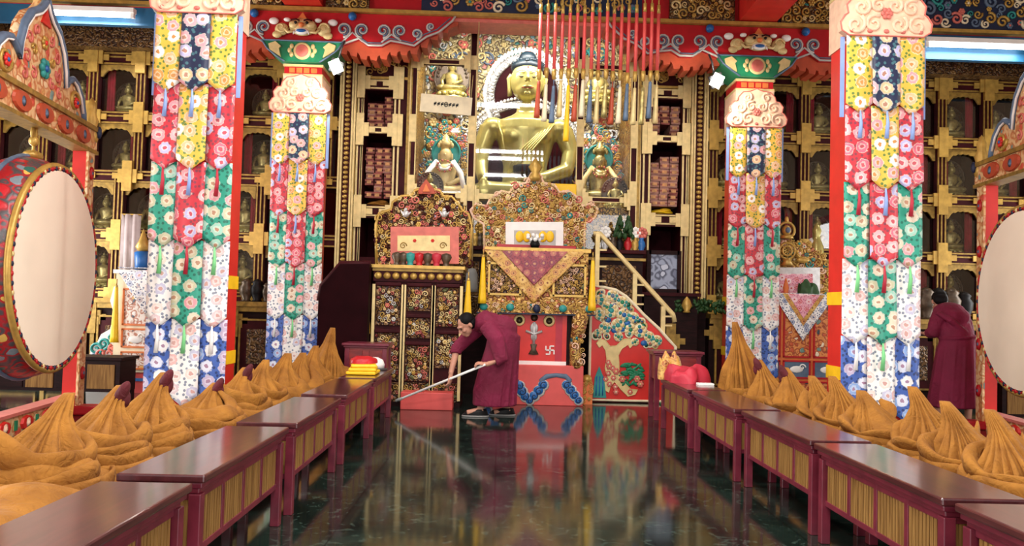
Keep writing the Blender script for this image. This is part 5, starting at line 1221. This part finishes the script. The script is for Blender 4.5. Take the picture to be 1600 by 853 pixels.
# ---- orange throne with blue white drape (stair side)
Y4 = 11.48
x0, x1 = at(1206, 560, Y4).x, at(1304, 560, Y4).x; zt = at(1255, 462, Y4).z
t = thing('orange_throne', 'orange painted throne with wheel crest and white blue drape beside the red pillar', 'throne')
q = MB(); q.bb(x0-.35, x1, Y4, Y4+.5, 0, zt); q.mi = 1
xm = (x0+x1)/2
for r0_, zz0, zz1 in ((0, .1, .32), (1, .38, .62), (2, .68, zt-.1)):
    for s in (-.5, 0, .5):
        xx = xm+s*.88-.1; q.bb(xx-.18, xx+.18, Y4-.012, Y4, zz0, zz1, m=1 if r0_ != 1 else 3); q.mi = 2
        for d in (-.19, .19): q.bb(xx+d-.012, xx+d+.012, Y4-.022, Y4, zz0, zz1)
        for z in (zz0, zz1): q.bb(xx-.2, xx+.2, Y4-.022, Y4, z-.012, z+.012)
        if r0_ == 1: q.ell((xx, Y4-.015, (zz0+zz1)/2), (.1, .012, .05), 10, 6, m=4); q.spiral(xx+.08, Y4-.02, (zz0+zz1)/2+.03, .05, .012, 1.2, 0, 1, m=4)
q.build('chest', ['orange', 'cv_chest', 'red_deep', 'slate', 'white'], t)
MB().bb(x0-.37, x1+.02, Y4-.03, Y4+.52, zt-.03, zt+.01).build('top_ledge', 'gold', t)
out = XZ([(1204, 460), (1204, 412), (1206, 398), (1216, 390), (1222, 378), (1234, 374), (1248, 380), (1262, 378), (1276, 392), (1290, 402), (1298, 420), (1297, 462)], Y4+.42); opn = XZ([(1282, 460), (1282, 416), (1208, 416), (1208, 460)], Y4+.42)
i1, i2 = inside(out), inside(opn); B = MB(); B.prism(out, Y4+.42, Y4+.48); B.mi = 1; xs = [p[0] for p in out]; zs = [p[1] for p in out]; carve(B, min(xs), max(xs), min(zs), max(zs), Y4+.41, 60, 4, .035, .075, (1, 1, 2, 3), lambda x, z: i1(x, z) and not i2(x, z), .22); B.build('backrest', ['cv_bright', 'gold', 'peach', 'teal'], t)
B = MB(); pp = at(1230, 392, Y4+.36)
for R_ in (.12, .07): B.tube([(pp.x+R_*math.cos(w), Y4+.36, pp.z+R_*math.sin(w)) for w in [2*PI*i/24 for i in range(24)]], .018, 6, True)
for i in range(8): w = PI*i/4; B.tube([(pp.x, Y4+.36, pp.z), (pp.x+.15*math.cos(w), Y4+.36, pp.z+.15*math.sin(w))], .01, 5)
B.lathe([(0, -.22), (.1, -.22), (.06, -.16), (.07, -.12), (0, -.12)], (pp.x, Y4+.36, pp.z), 14); B.build('wheel', 'gold', t)
B = MB(); pq = at(1229, 360, Y4+.36); B.ell((pq.x, Y4+.36, pq.z), (.07, .05, .08)); B.tube([(pq.x+.12*math.cos(w), Y4+.36, pq.z+.12*math.sin(w)) for w in [-.8+(PI+1.6)*i/16 for i in range(17)]], .02, 6); B.lathe([(0, -.12), (.11, -.12), (.07, -.07), (0, -.06)], (pq.x, Y4+.36, pq.z), 14); B.ell((pq.x, Y4+.36, pq.z+.16), (.03, .03, .05)); B.mi = 1; B.ell((pq.x, Y4+.3, pq.z), (.04, .03, .045)); B.build('jewel_finial', ['gold', 'slate'], t)
B = MB()
for s in (-1, 1):
    px = pp.x+s*.24; B.ell((px, Y4+.36, pp.z-.13), (.1, .04, .05)); B.tube([(px-s*.06, Y4+.36, pp.z-.1), (px-s*.09, Y4+.36, pp.z-.02)], [.03, .02], 7); B.ell((px-s*.1, Y4+.36, pp.z+.0), (.035, .025, .025))
B.build('deer', 'gold', t)
B = MB(); B.prism(XZ([(1206, 459), (1206, 418), (1280, 418), (1280, 459)], Y4+.4), Y4+.37, Y4+.42); B.build('white_frame', 'silver', t)
B = MB(); B.prism(XZ([(1206, 459), (1206, 428), (1268, 428), (1268, 459)], Y4+.4), Y4+.35, Y4+.37); B.build('pink_back_cloth', 'br_pink', t)
pp = at(1262, 448, Y4+.15); heap('dark_leaf_bowl', (pp.x, Y4+.15, zt+.01), .14, .1, .18, 'leaf', 4, 'heap of dark green leaves on the orange throne', 'leaves', .5)
pp = at(1228, 448, Y4+.15); o = MB().lathe([(0, 0), (.05, 0), (.03, .05), (.045, .1), (.025, .18), (.01, .24), (0, .25)], n=14).build('offering_cake', 'orange', loc=(pp.x, Y4+.15, zt+.01)); tag(o, 'small orange conical offering on the orange throne beside the leaves', 'offering')
drape((1207, 458), (1304, 462), (1258, 533), Y4-.05, 'white and blue brocade drape hanging in a point over the orange throne', ('br_drape', 'br_pink', 'br_gold'), .52)
pp = at(1276, 385, 12.1); t = thing('white_scarf', 'bright white scarf draped on a golden figure above the orange throne', 'scarf', (pp.x, 12.1, pp.z)); q = MB(); q.tube([(-.1, 0, .12), (-.03, -.02, 0), (.05, 0, .1), (.1, 0, .16)], .03, 8, asp=.6); q.tube([(-.02, -.02, 0), (.02, -.03, -.15)], [.035, .05], 8, asp=.5); q.build('cloth', 'white', t)
q = MB(); q.lathe([(0, -.75), (.14, -.75), (.12, -.3), (.1, 0), (.06, .1), (.05, .16), (.07, .24), (.04, .32), (0, .36)], n=14); q.build('figure', 'brass', t)

# ---- white draped throne (whole drum side)
Y5 = 10.9; x0, x1 = at(176, 560, Y5).x, at(262, 560, Y5).x; zt = at(205, 424, Y5).z
t = thing('white_throne', 'bright white and orange painted throne half hidden behind the near banner pillar', 'throne')
q = MB(); q.bb(x0, x1+.5, Y5, Y5+.7, .28, zt); q.mi = 1; W = x1-x0
for zz0, zz1 in ((.33, .55), (.62, .86), (.92, 1.4)):
    for s in range(3):
        xx = x0+.3+s*.42; q.bb(xx-.17, xx+.17, Y5-.012, Y5, zz0, zz1, m=1); q.mi = 2
        for d in (-.18, .18): q.bb(xx+d-.012, xx+d+.012, Y5-.022, Y5, zz0, zz1)
        for z in (zz0, zz1): q.bb(xx-.19, xx+.19, Y5-.022, Y5, z-.012, z+.012)
        if zz0 == .62: q.ell((xx, Y5-.015, .72), (.1, .012, .05), 10, 6, m=3); q.spiral(xx+.07, Y5-.02, .76, .05, .012, 1.2, 0, 1, m=3)
q.build('chest', ['cream', 'cv_white', 'orange', 'white'], t)
MB().bb(x0-.03, x1+.53, Y5-.03, Y5+.73, zt-.03, zt+.02).build('top_ledge', 'white', t)
q = MB(); q.bb(x0+.02, x1+.5, Y5+.03, Y5+.7, 0, .28); q.mi = 1; q.bb(x0+.02, x1+.5, Y5+.02, Y5+.03, .16, .2); q.build('red_base', ['red_soft', 'blue'], t)
pp = at(226, 482, Y5); drape((184, 424), (276, 420), (236, 492), Y5-.045, 'white and blue brocade drape over the white painted throne', ('br_drape', 'br_white'), .55)
tassel((x0+.06, Y5-.1, at(182, 436, Y5).z), .85, 'broad yellow silk tassel on the corner of the white painted throne')
P = XZ([(186, 560), (136, 560), (142, 540), (152, 534), (158, 522), (172, 514), (178, 490), (172, 470), (178, 448), (186, 446)], Y5+.1)
t = thing('cloud_screen', 'white cloud shaped stair side with teal and pink clouds beside the white painted throne', 'screen'); q = MB(); P[1] = (P[1][0], .45); P = [(P[0][0], .0), (P[1][0], .0)]+P[2:]; q.prism(P, Y5+.1, Y5+.18); q.build('board', 'white', t); q = MB()
for px, py, r, m_ in ((150, 545, .09, 0), (162, 537, .08, 0), (170, 552, .09, 1), (158, 554, .07, 1), (178, 545, .07, 1), (148, 556, .05, 2), (174, 527, .05, 0)):
    pp = at(px, py, Y5+.1); q.spiral(pp.x, Y5+.09, pp.z, r, .022, 1.5, px, 1, m=m_)
q.build('painted_cloud', ['teal', 'rose', 'slate'], t)
pp = at(222, 360, 12.3); t = thing('hanging_scarf', 'pale pinkish scarf hanging down in front of the niches beside the near banner pillar', 'scarf', (at(203, 400, 12.3).x, 12.28, 0)); q = MB(); zz1, zz0 = at(203, 335, 12.3).z, at(203, 424, 12.3).z
vs = []; n = 11
for z in (zz1, (zz1+zz0)/2, zz0): vs += [(-.14+.028*i, .03*math.sin(i*1.5), z) for i in range(n)]
q.add(vs, [(i+k*n, i+(k+1)*n, i+1+(k+1)*n, i+1+k*n) for k in range(2) for i in range(n-1)], True); o = q.build('cloth', 'pale_cloth', t); k = o.modifiers.new('thick', 'SOLIDIFY'); k.thickness = .01
MB().tube([(-.16, .02, zz1), (.16, .02, zz1)], .012, 6).build('rod', 'gold', t)
t = thing('blue_vase', 'blue vase with golden flame top standing on the white painted throne', 'vase', (at(222, 420, Y5+.4).x, Y5+.4, zt+.02)); MB().lathe([(0, 0), (.09, 0), (.1, .12), (.11, .26), (.07, .28), (0, .28)], n=16).build('body', 'blue', t); MB().lathe([(.06, .28), (.1, .34), (.06, .42), (.03, .52), (0, .6)], n=14).build('flame_top', 'gold', t)

# small dark statues and bowls on the altar ledges below the niches
KN = [(1447, 'bronze_dark', 1), (1466, 'black', 1), (1486, 'bronze_dark', 1), (1506, 'black', .9), (385, 'bronze_dark', .7), (402, 'black', .7), (418, 'bronze_dark', .6), (512, 'bronze_dark', .7)]
for i, (px, m_, s) in enumerate(KN):
    pp = at(px, 455, 12.2); o = MB().lathe([(0, 0), (.12, 0), (.08, .05), (.14, .18), (.15, .3), (.1, .38), (.12, .42), (.06, .48), (0, .5)], n=18).build('ritual_jar', m_, loc=(pp.x, 12.2, 1.27)); o.scale = (s, s, s)
    near = i < 4; j = i if near else i-4
    tag(o, f'dark jar on the niche ledge {"above the crimson robed back" if near else "behind the small banner"}, {ORD[j]} from the big banner', 'jar', 'dark jars above the crimson robed back' if near else 'dark jars by the far banner pillar')
pp = at(737, 440, 10.75); t = thing('hanging_bell', 'pale grey cylindrical bell lantern on a cord between the two gilded thrones', 'lantern', (at(737, 440, 11.4).x, 11.4, at(737, 456, 11.4).z)); MB().lathe([(0, 0), (.1, 0), (.09, .05), (.085, .25), (.05, .33), (0, .34)], n=16).build('shade', 'grey', t); MB().tube([(0, 0, .33), (0, 0, 5.4-at(737, 456, 11.4).z)], .008, 5).build('cord', 'gold_pale', t)
# ================================================================== people
def loft(mb, rings, n=28):
    """closed surface through rings: (centre, half-width a along A, half-width b along B, A, B)"""
    vs = []
    for c, a, b_, A, B in rings:
        c = Vector(c); A = Vector(A); B = Vector(B)
        for j in range(n):
            w = 2*PI*j/n; vs.append(c + A*(a*math.cos(w)) + B*(b_*math.sin(w)))
    k = len(rings)
    fs = [(i*n+j, i*n+(j+1) % n, (i+1)*n+(j+1) % n, (i+1)*n+j) for i in range(k-1) for j in range(n)]+[tuple(range(n))[::-1], tuple((k-1)*n+j for j in range(n))]
    return mb.add(vs, fs, True)
def head(mb, c, R, s=1.):
    """skull with face looking along R's local -Y"""
    C = Vector(c); f = lambda x, y, z: C + R @ V(x*s, y*s, z*s)
    e = lambda p, r, m=None: mb.ell(f(*p), tuple(q*s for q in r), 14, 10, m, R)
    e((0, .012, .03), (.077, .095, .095)); e((0, -.03, -.03), (.062, .065, .075)); e((0, -.055, -.085), (.035, .035, .03)); e((0, -.085, .03), (.05, .02, .018))
    mb.tube([f(0, -.09, .025), f(0, -.108, -.005), f(0, -.118, -.026)], [.008*s, .012*s, .016*s], 7)
    for q in (-1, 1):
        e((q*.011, -.104, -.028), (.01, .01, .008)); e((q*.079, .01, -.005), (.012, .02, .033)); e((q*.045, -.072, -.02), (.024, .022, .02))
    mb.tube([f(-.026, -.088, -.055), f(0, -.1, -.053), f(.026, -.088, -.055)], [.005*s, .009*s, .005*s], 6); mb.tube([f(-.02, -.088, -.065), f(0, -.097, -.067), f(.02, -.088, -.065)], [.005*s, .009*s, .005*s], 6)
def face_marks(c, R, parent, s=1.):
    C = Vector(c); f = lambda x, y, z: C + R @ V(x*s, y*s, z*s); q = MB()
    for d in (-1, 1):
        q.ell(f(d*.031, -.09, .006), (.012*s, .006*s, .006*s), 8, 6, R=R); q.tube([f(d*.015, -.1, .024), f(d*.033, -.101, .03), f(d*.052, -.088, .024)], .004*s, 5)
    q.build('eye', 'black', parent)
def hand(mb, wrist, direc, palmn, s=1., curl=.8, thumb=1):
    """palm, four bent fingers of different length and a thumb off the side of the palm"""
    w = Vector(wrist); d = Vector(direc).normalized(); n = Vector(palmn); n = (n-d*n.dot(d)).normalized(); side = d.cross(n)
    R = Matrix((side, d, n)).transposed()
    mb.ell(w+d*.05*s, (.041*s, .052*s, .017*s), 12, 8, R=R); mb.tube([w-d*.03*s, w+d*.02*s], [.026*s, .029*s], 8, asp=1.)
    for i, (o, L) in enumerate(((-.03, .068), (-.01, .078), (.01, .073), (.029, .058))):
        p = w+d*.088*s+side*o*s; P = [p-d*.02*s, p]; a = .15
        for k, q in enumerate((.42, .33, .25)):
            a += curl*(.55+.15*k); P.append(P[-1]+(d*math.cos(a)+n*math.sin(a))*L*q*s*1.05)
        mb.tube(P, [.0105*s, .0105*s, .0095*s, .009*s, .007*s], 7)
    t = thumb; b0 = w+d*.03*s+side*.034*t*s; mb.tube([b0-side*.01*t*s, b0+side*.02*t*s+d*.02*s+n*.008*s, b0+side*.028*t*s+d*.045*s+n*.022*s, b0+side*.02*t*s+d*.062*s+n*.032*s], [.014*s, .013*s, .011*s, .008*s], 7)

# ---- person stooping with the long white pole
PY = 9.45
def pp_(px, py, dy=0.): 
    v = at(px, py, PY+dy); return v
t = thing('person', 'person in crimson robes stooping to sweep with a long white pole', 'person', (pp_(768, 648).x, PY, 0)); O = Vector(t.location)
L = lambda px, py, dy=0.: pp_(px, py, dy)-O
hips, waist, chest, shl, neck, hd = L(792, 520, .02), L(785, 508), L(768, 504, -.02), L(750, 503, -.04), L(741, 505, -.06), L(729, 508, -.1)
eL, hL = L(783, 562, -.26), L(759, 569, -.3); eR, hR = L(713, 548, .06), L(704, 588, -.08)
Z, Yv, Xv = V(0, 0, 1), V(0, 1, 0), V(1, 0, 0)
b = MB()
b.tube([hips-Z*.12, hips-Z*.04, waist-Z*.06, chest-Z*.07, shl-Z*.05], [.09, .09, .08, .08, .07], 14); b.tube([shl, neck, hd], [.07, .058, .055], 10)
HR = Matrix.Rotation(math.radians(-62), 3, 'Z') @ Matrix.Rotation(math.radians(38), 3, 'X')
head(b, hd, HR, 1.06)
b.tube([L(764, 516, -.17), eL, hL-V(-.03, 0, -.005)], [.06, .045, .03], 10); b.tube([L(744, 516, .14), eR, hR+Z*.03], [.06, .045, .03], 10)
hand(b, hL, V(-.8, -.1, .1), V(.1, .35, -1), 1., .95, -1); hand(b, hR, V(-.15, -.1, -1), V(-.7, .3, -.2), 1., .95, 1)
for px, dy in ((751, -.06), (793, .1)):
    k = L(772+(px-772)*.5, 590, dy*.6); f_ = L(px, 640, dy); b.tube([hips-Z*.1+V(0, dy*.5, 0), k, f_+Z*.02], [.08, .055, .042], 10); b.tube([f_+V(.03, 0, -.0), f_+V(-.16, -.02, -.035)], [.04, .03], 8, asp=1.1)
o = b.build('body', 'skin', t); fuse(o, .0075, 3); face_marks(hd, HR, t, 1.06)
r = MB()   # robe: back, hips and long skirt
D = lambda v: Vector(v).normalized()
loft(r, [(L(772, 633), .255, .2, Xv, Yv), (L(772, 610), .25, .2, Xv, Yv), (L(778, 575), .225, .2, Xv, Yv), (L(785, 545), .205, .2, Xv, Yv), (L(789, 520), .19, .195, D((1, 0, -.2)), Yv), (L(786, 506), .165, .19, D((.85, 0, -.55)), Yv),
         (L(772, 503), .15, .2, D((.45, 0, -.9)), Yv), (L(757, 503), .14, .21, D((.1, 0, -1)), Yv), (L(746, 505, -.02), .1, .16, D((.1, 0, -1)), Yv), (L(741, 507, -.04), .07, .075, D((0, 0, -1)), Yv)])
r.ell(L(784, 514), (.19, .2, .17)); r.ell(L(766, 505), (.16, .19, .13)); r.tube([L(760, 508, -.17), L(776, 530, -.24), eL+V(.0, 0, .0), eL+(hL-eL)*.4], [.1, .095, .085, .075], 14); r.tube([L(748, 512, .13), L(728, 530, .12), eR+V(0, 0, .02), eR+(hR-eR)*.12], [.095, .085, .075, .07], 14)
for i in range(11):
    w = -2.6+.42*i; x, y = math.cos(w), math.sin(w)
    r.tube([L(789, 528)+V(.17*x, .18*y, 0), L(782, 565)+V(.21*x, .19*y, 0), L(772, 632)+V(.255*x, .2*y, 0)], [.012, .014, .016], 7)
for i in range(5): r.tube([L(752+4*i, 494+i, -.12), L(764+5*i, 506+4*i, -.22), L(775+4*i, 535+3*i, -.2)], .012, 6)
o = r.build('robe', 'robe', t); fuse(o, .012, 3)
q = MB(); q.ell(hd+HR @ V(0, .03, .055), (.094, .1, .085), 18, 12, R=HR); q.ell(hd+HR @ V(0, .055, .0), (.09, .075, .085), 16, 10, R=HR); q.build('hair', 'hair', t)
for px, dy in ((751, -.06), (793, .1)):
    f_ = L(px, 640, dy); q = MB(); g = V(f_.x, f_.y, 0); loft(q, [(g+V(-.06, 0, .004), .15, .05, Xv, Yv), (g+V(-.06, 0, .03), .15, .052, Xv, Yv), (g+V(-.05, 0, .06), .13, .05, Xv, Yv), (g+V(-.0, 0, .09), .07, .045, Xv, Yv)], 18); q.build('shoe', 'black', t)
    q = MB(); loft(q, [(g+V(-.06, 0, 0), .16, .056, Xv, Yv), (g+V(-.06, 0, .018), .16, .056, Xv, Yv)], 18); q.build('shoe_sole', 'grey', t)
# the pole goes through both hands to the floor
hLw, end = O+hL+V(-.045, -.01, -.02), at(619, 626, 9.72); dr = (Vector(end)-hLw).normalized()
t2 = thing('broom_pole', 'long thin white pole held by the stooping person, its tip on the floor', 'pole', tuple(end)); E = Vector(end)
MB().tube([(0, 0, 0), hLw-dr*.05-E], .014, 10).build('shaft', 'white', t2); MB().tube([(0, 0, -.0), dr*-.09], [.019, .019], 10).build('ferrule', 'grey', t2)

# ---- person seen from behind on the cut-off drum side
PY = 9.75
t = thing('person', 'person in long crimson robe seen from behind, bending towards the niches', 'person', (at(1487, 655, PY).x, PY, 0)); O = Vector(t.location)
g0 = {k: L(*v) for k, v in dict(hem=(1488, 636), knee=(1490, 600), hip=(1494, 545), waist=(1496, 528), rib=(1490, 505, .04), sh=(1483, 487, .1), nk=(1475, 478, .16), hd=(1468, 472, .24)).items()}
b = MB(); b.tube([g0['hip'], g0['waist'], g0['rib'], g0['sh']-V(0, 0, .05)], [.1, .09, .08, .06], 12); b.tube([g0['sh'], g0['nk'], g0['hd']], [.07, .06, .055], 10)
HR = Matrix.Rotation(math.radians(165), 3, 'Z') @ Matrix.Rotation(math.radians(40), 3, 'X'); head(b, g0['hd'], HR, 1.05)
eL, hL = L(1458, 520, .05), L(1446, 521, .22); eR, hR = L(1512, 520, .2), L(1500, 525, .4)
b.tube([L(1472, 497, .1), eL, hL], [.05, .045, .03], 10); b.tube([L(1500, 500, .12), eR, hR], [.06, .045, .03], 10)
hand(b, hL, V(-.4, .6, .1), V(0, .1, -1), 1., .5, 1); hand(b, hR, V(-.3, .8, 0), V(0, 0, -1), 1., .5, -1)
for px, dy in ((1466, 0.), (1513, .1)):
    f_ = L(px, 656, dy); f_ = V(f_.x, f_.y, .06); b.tube([g0['hip']+V((px-1490)*.002, 0, 0), V(f_.x, f_.y, .5), V(f_.x, f_.y, .3), f_], [.1, .06, .055, .038], 10); b.tube([f_+V(0, -.03, -.02), f_+V(0, .15, -.035)], [.038, .028], 8, asp=1.)
o = b.build('body', 'skin', t); fuse(o, .0085, 3); face_marks(g0['hd'], HR, t, 1.05)
r = MB(); loft(r, [(g0['hem'], .29, .22, Xv, Yv), (g0['knee'], .265, .21, Xv, Yv), (L(1493, 565), .235, .195, Xv, Yv), (g0['hip'], .22, .185, Xv, Yv), (g0['waist'], .205, .17, Xv, D((0, 1, .1))), (g0['rib'], .205, .17, Xv, D((0, 1, .4))), (L(1485, 492, .08), .2, .15, D((1, 0, -.1)), D((0, .8, .6))), (g0['sh'], .17, .12, Xv, D((0, .7, .7))), (g0['nk'], .085, .08, Xv, D((0, .6, .8)))])
r.ell(g0['sh'], (.2, .14, .12)); r.ell(L(1490, 496, .06), (.2, .16, .14)); r.tube([L(1470, 491, .08), L(1462, 508, .04), eL, eL+(hL-eL)*.5], [.1, .09, .08, .07], 12); r.tube([L(1500, 492, .1), L(1508, 508, .12), eR, eR+(hR-eR)*.5], [.1, .09, .08, .07], 12)
for i in range(12):
    w = -3.1+.52*i; x, y = math.cos(w), math.sin(w); r.tube([g0['waist']+V(.19*x, .16*y, -.05), g0['hip']+V(.215*x, .18*y, 0), g0['hem']+V(.285*x, .215*y, 0)], [.01, .018, .024], 7)
r.tube([g0['waist']+V(.21*math.cos(w), .178*math.sin(w), .01+.02*math.cos(w)) for w in [2*PI*i/28 for i in range(28)]], .016, 6, True)
r.tube([L(1464, 488, -.02), L(1485, 500, -.1), L(1508, 520, -.1), L(1515, 530, -.05)], [.03, .04, .04, .02], 8)
o = r.build('robe', 'robe', t); fuse(o, .012, 3)
q = MB(); q.ell(g0['hd']+HR @ V(0, .03, .05), (.092, .1, .085), 18, 12, R=HR); q.ell(g0['hd']+HR @ V(0, .06, .0), (.088, .07, .085), 16, 10, R=HR); q.build('hair', 'hair', t)
for px, dy in ((1466, 0.), (1513, .1)):
    f_ = L(px, 656, dy); g = V(f_.x, f_.y+.05, 0); q = MB(); loft(q, [(g, .05, .15, Xv, Yv), (g+V(0, 0, .03), .052, .15, Xv, Yv), (g+V(0, .0, .055), .045, .12, Xv, Yv)], 18); q.build('shoe', 'black', t)

# ================================================================== hanging canopy of rods and tassels
CY = 9.0; zt = at(940, 8, CY).z
pL, pR = at(843, 18, CY), at(1034, 18, CY)
t = thing('tassel_canopy', 'hanging row of thin orange red rods ending in coloured silk tassels', 'canopy', ((pL.x+pR.x)/2, CY, zt)); O = Vector(t.location)
w = (pR.x-pL.x)/2
q = MB(); q.bb(-w-.08, w+.08, -.03, .03, .42, .5); q.build('hanging_bar', 'gold', t)
q = MB()
for s in (-1, 1): MB().tube([(s*w*.8, 0, .5), (s*w*.8, 0, 7.0-zt)], .012, 6).build('hanging_cord', 'gold_pale', t)
N = 17; TC = ['orange_red', 'cream', 'slate', 'gold_pale', 'bronze', 'orange_red', 'cream', 'slate', 'gold_pale', 'bronze', 'orange_red', 'cream', 'slate', 'gold_pale', 'bronze', 'slate', 'gold_pale']
r_ = random.Random(6)
for i in range(N):
    px = 845+(1030-845)*i/(N-1); u = at(px, 20+r_.uniform(-1.5, 1.5), CY)-O; d = at(px-2.5, 108+(i > 8)*3+r_.uniform(-2, 2), CY)-O; yy = r_.uniform(-.04, .04)
    R_ = MB(); R_.tube([(u.x, yy, u.z), (d.x, yy, d.z)], .021, 7); o = R_.build('rod', 'red_soft', t)
    R_ = MB(); R_.tube([(u.x, yy, u.z), (u.x, yy, u.z+.1)], .02, 7); R_.tube([(u.x, yy, u.z+.1), (u.x, 0, .43)], .008, 5); R_.build('gilt_cap', 'gold', o); R_ = MB(); R_.lathe([(0, 0), (.026, 0), (.028, -.05), (.02, -.11), (0, -.12)], (d.x, yy, d.z), 8); R_.build('gilt_ferrule', 'gold', o)
    L_ = .42+(.22 if i == 4 else 0); top = d.z-.13 - (.06 if i % 3 else 0); S_ = MB(); nu = 12; vs = []
    for k in range(9):
        v = k/8
        for j in range(nu): a_ = 2*PI*j/nu; qr = (.018+.016*v)*(1+.15*math.sin(6*a_)*v); vs.append((d.x-.015*v+qr*math.cos(a_), yy+qr*math.sin(a_), top-L_*v))
    S_.add(vs, [(k*nu+j, (k+1)*nu+j, (k+1)*nu+(j+1) % nu, k*nu+(j+1) % nu) for k in range(8) for j in range(nu)]+[tuple(8*nu+j for j in range(nu))[::-1], tuple(range(nu))], True); S_.tube([(d.x, yy, d.z-.1), (d.x, yy, top)], .006, 5)
    S_.build('tassel', 'yellow' if i == 4 else TC[i], o)

# ================================================================== lamps of the hall
def flood(px, py, Y, s, label):
    p = at(px, py, Y); t = thing('flood_lamp', label, 'lamp', tuple(p)); t.rotation_euler = (math.radians(18), math.radians(-22*s), math.radians(-10*s))
    q = MB(); loft(q, [(V(0, -.03, 0), .12, .13, Xv, Z), (V(0, .05, .0), .12, .13, Xv, Z), (V(0, .2, .05), .05, .06, Xv, Z)], 4); q.build('housing', 'lamp_case', t)
    q = MB(); q.bb(-.075, .075, -.045, -.03, -.09, .09); q.build('lens', 'lens', t)
    q = MB(); q.tube([(0, .15, .05), (s*.12, .2, .22), (s*.2, .25, .3)], .014, 6); q.build('bracket', 'lamp_case', t)
    l = bpy.data.lights.new('flood_lamp_light', 'SPOT'); l.energy = 90; l.spot_size = 2.4; l.shadow_soft_size = .1; l.color = (1, .93, .82); o = bpy.data.objects.new('flood_lamp_light', l); COL.objects.link(o); o.location = p+V(0, -.12, -.03); o.rotation_euler = (math.radians(70), 0, 0)
flood(526, 104, 11.0, 1, 'small flood lamp with glowing lens clamped under the bracket above the dark maroon screen'); flood(1119, 126, 11.0, -1, 'small flood lamp with glowing lens clamped under the bracket above the stair rail')
def area(name, loc, rot, sx, sy, e, col=(1, 1, 1)):
    l = bpy.data.lights.new(name, 'AREA'); l.shape = 'RECTANGLE'; l.size = sx; l.size_y = sy; l.energy = e; l.color = col
    o = bpy.data.objects.new(name, l); COL.objects.link(o); o.location = loc; o.rotation_euler = rot; return o
def tube_lamp(c, L_, rz, label, power, group='fluorescent tubes', drop=True):
    t = thing('fluorescent_lamp', label, 'lamp', tuple(c), rz, group)
    MB().tube([(-L_/2, 0, 0), (L_/2, 0, 0)], .03, 10).build('tube', 'tube', t); MB().bb(-L_/2-.05, L_/2+.05, -.05, .05, .035, .1).build('batten', 'white', t)
    q = MB()
    for s in (-1, 1): q.bb(s*(L_/2+.02)-.025, s*(L_/2+.02)+.025, -.03, .03, -.035, .05)
    q.build('end_holder', 'white', t)
    if drop:
        q = MB()
        for s in (-1, 1): q.tube([(s*L_*.35, 0, .1), (s*L_*.35, 0, 7.0-c[2])], .008, 5)
        q.build('drop_rod', 'grey', t)
    area('fluorescent_light', Vector(c)+V(0, 0, -.045), (0, 0, rz), L_, .06, power, (1, .97, .93))
for px0, px1, py0, py1, lab in ((78, 205, 20, 25, 'lit fluorescent tube under the blue soffit above the drum crest'), (1450, 1604, 69, 75, 'lit fluorescent tube under the blue soffit above the crimson robed back')):
    a, c_ = at(px0, py0, 11.32), at(px1, py1, 11.32); tube_lamp(((a.x+c_.x)/2, 11.32, (a.z+c_.z)/2), abs(c_.x-a.x), -math.atan2(0, 1), lab, 26, drop=False)
    struct('trim_7', MB().bb(min(a.x, c_.x)+.2, max(a.x, c_.x)-.2, 11.36, 11.46, (a.z+c_.z)/2+.02, (a.z+c_.z)/2+.12), 'blue_board')
HL = [(798, 162, 15.7, 1.5, 0), (795, 235, 20.4, 1.8, 0), (806, 246, 21.4, 1.5, 0), (790, 272, 24.0, 1.3, 0), (678, 202, 18.2, 1.2, .25), (700, 300, 23, 1.4, 0), (942, 213, 18.7, 1.4, -.4)]
for i, (px, py, Ym, L_, rz) in enumerate(HL):
    p = at(px, py, Ym); tube_lamp((p.x, 24.7-Ym, p.z), L_, rz, 'fluorescent tube hung high over the aisle, mirrored in the shrine glass', 84, 'fluorescent tubes over the aisle')
# light from the open front of the hall and from the side doors
area('front_daylight', (.35, -4.4, 2.65), (math.radians(84), 0, 0), 11, 4.2, 580, (1, .98, .96))
area('side_daylight_a', (XL+.05, 4.7, 2.1), (0, math.radians(-90), 0), 3.4, 3.2, 430, (1, .98, .97))
area('side_daylight_b', (XR_-.05, 4.7, 2.1), (0, math.radians(90), 0), 3.4, 3.2, 260, (1, .98, .97))
area('side_daylight_c', (XL+.06, 10.4, 1.8), (0, math.radians(-90), 0), 2.4, 1.5, 240, (1, .99, .98))
area('side_daylight_d', (XR_-.06, 11.5, 1.8), (0, math.radians(90), 0), 2.4, 1.4, 90, (1, .99, .98))
area('shrine_light', (.36, 12.75, 5.8), (math.radians(25), 0, 0), 3.0, .12, 150, (1, .96, .88))
wd = bpy.data.worlds.new('world'); sc.world = wd; wd.use_nodes = True; bg = wd.node_tree.nodes['Background']; bg.inputs[0].default_value = (.95, .97, 1, 1); bg.inputs[1].default_value = .35
sc.view_settings.view_transform = 'Standard'; sc.view_settings.look = 'None'; sc.view_settings.exposure = .22; sc.view_settings.gamma = 1; sc.view_settings.use_curve_mapping = False
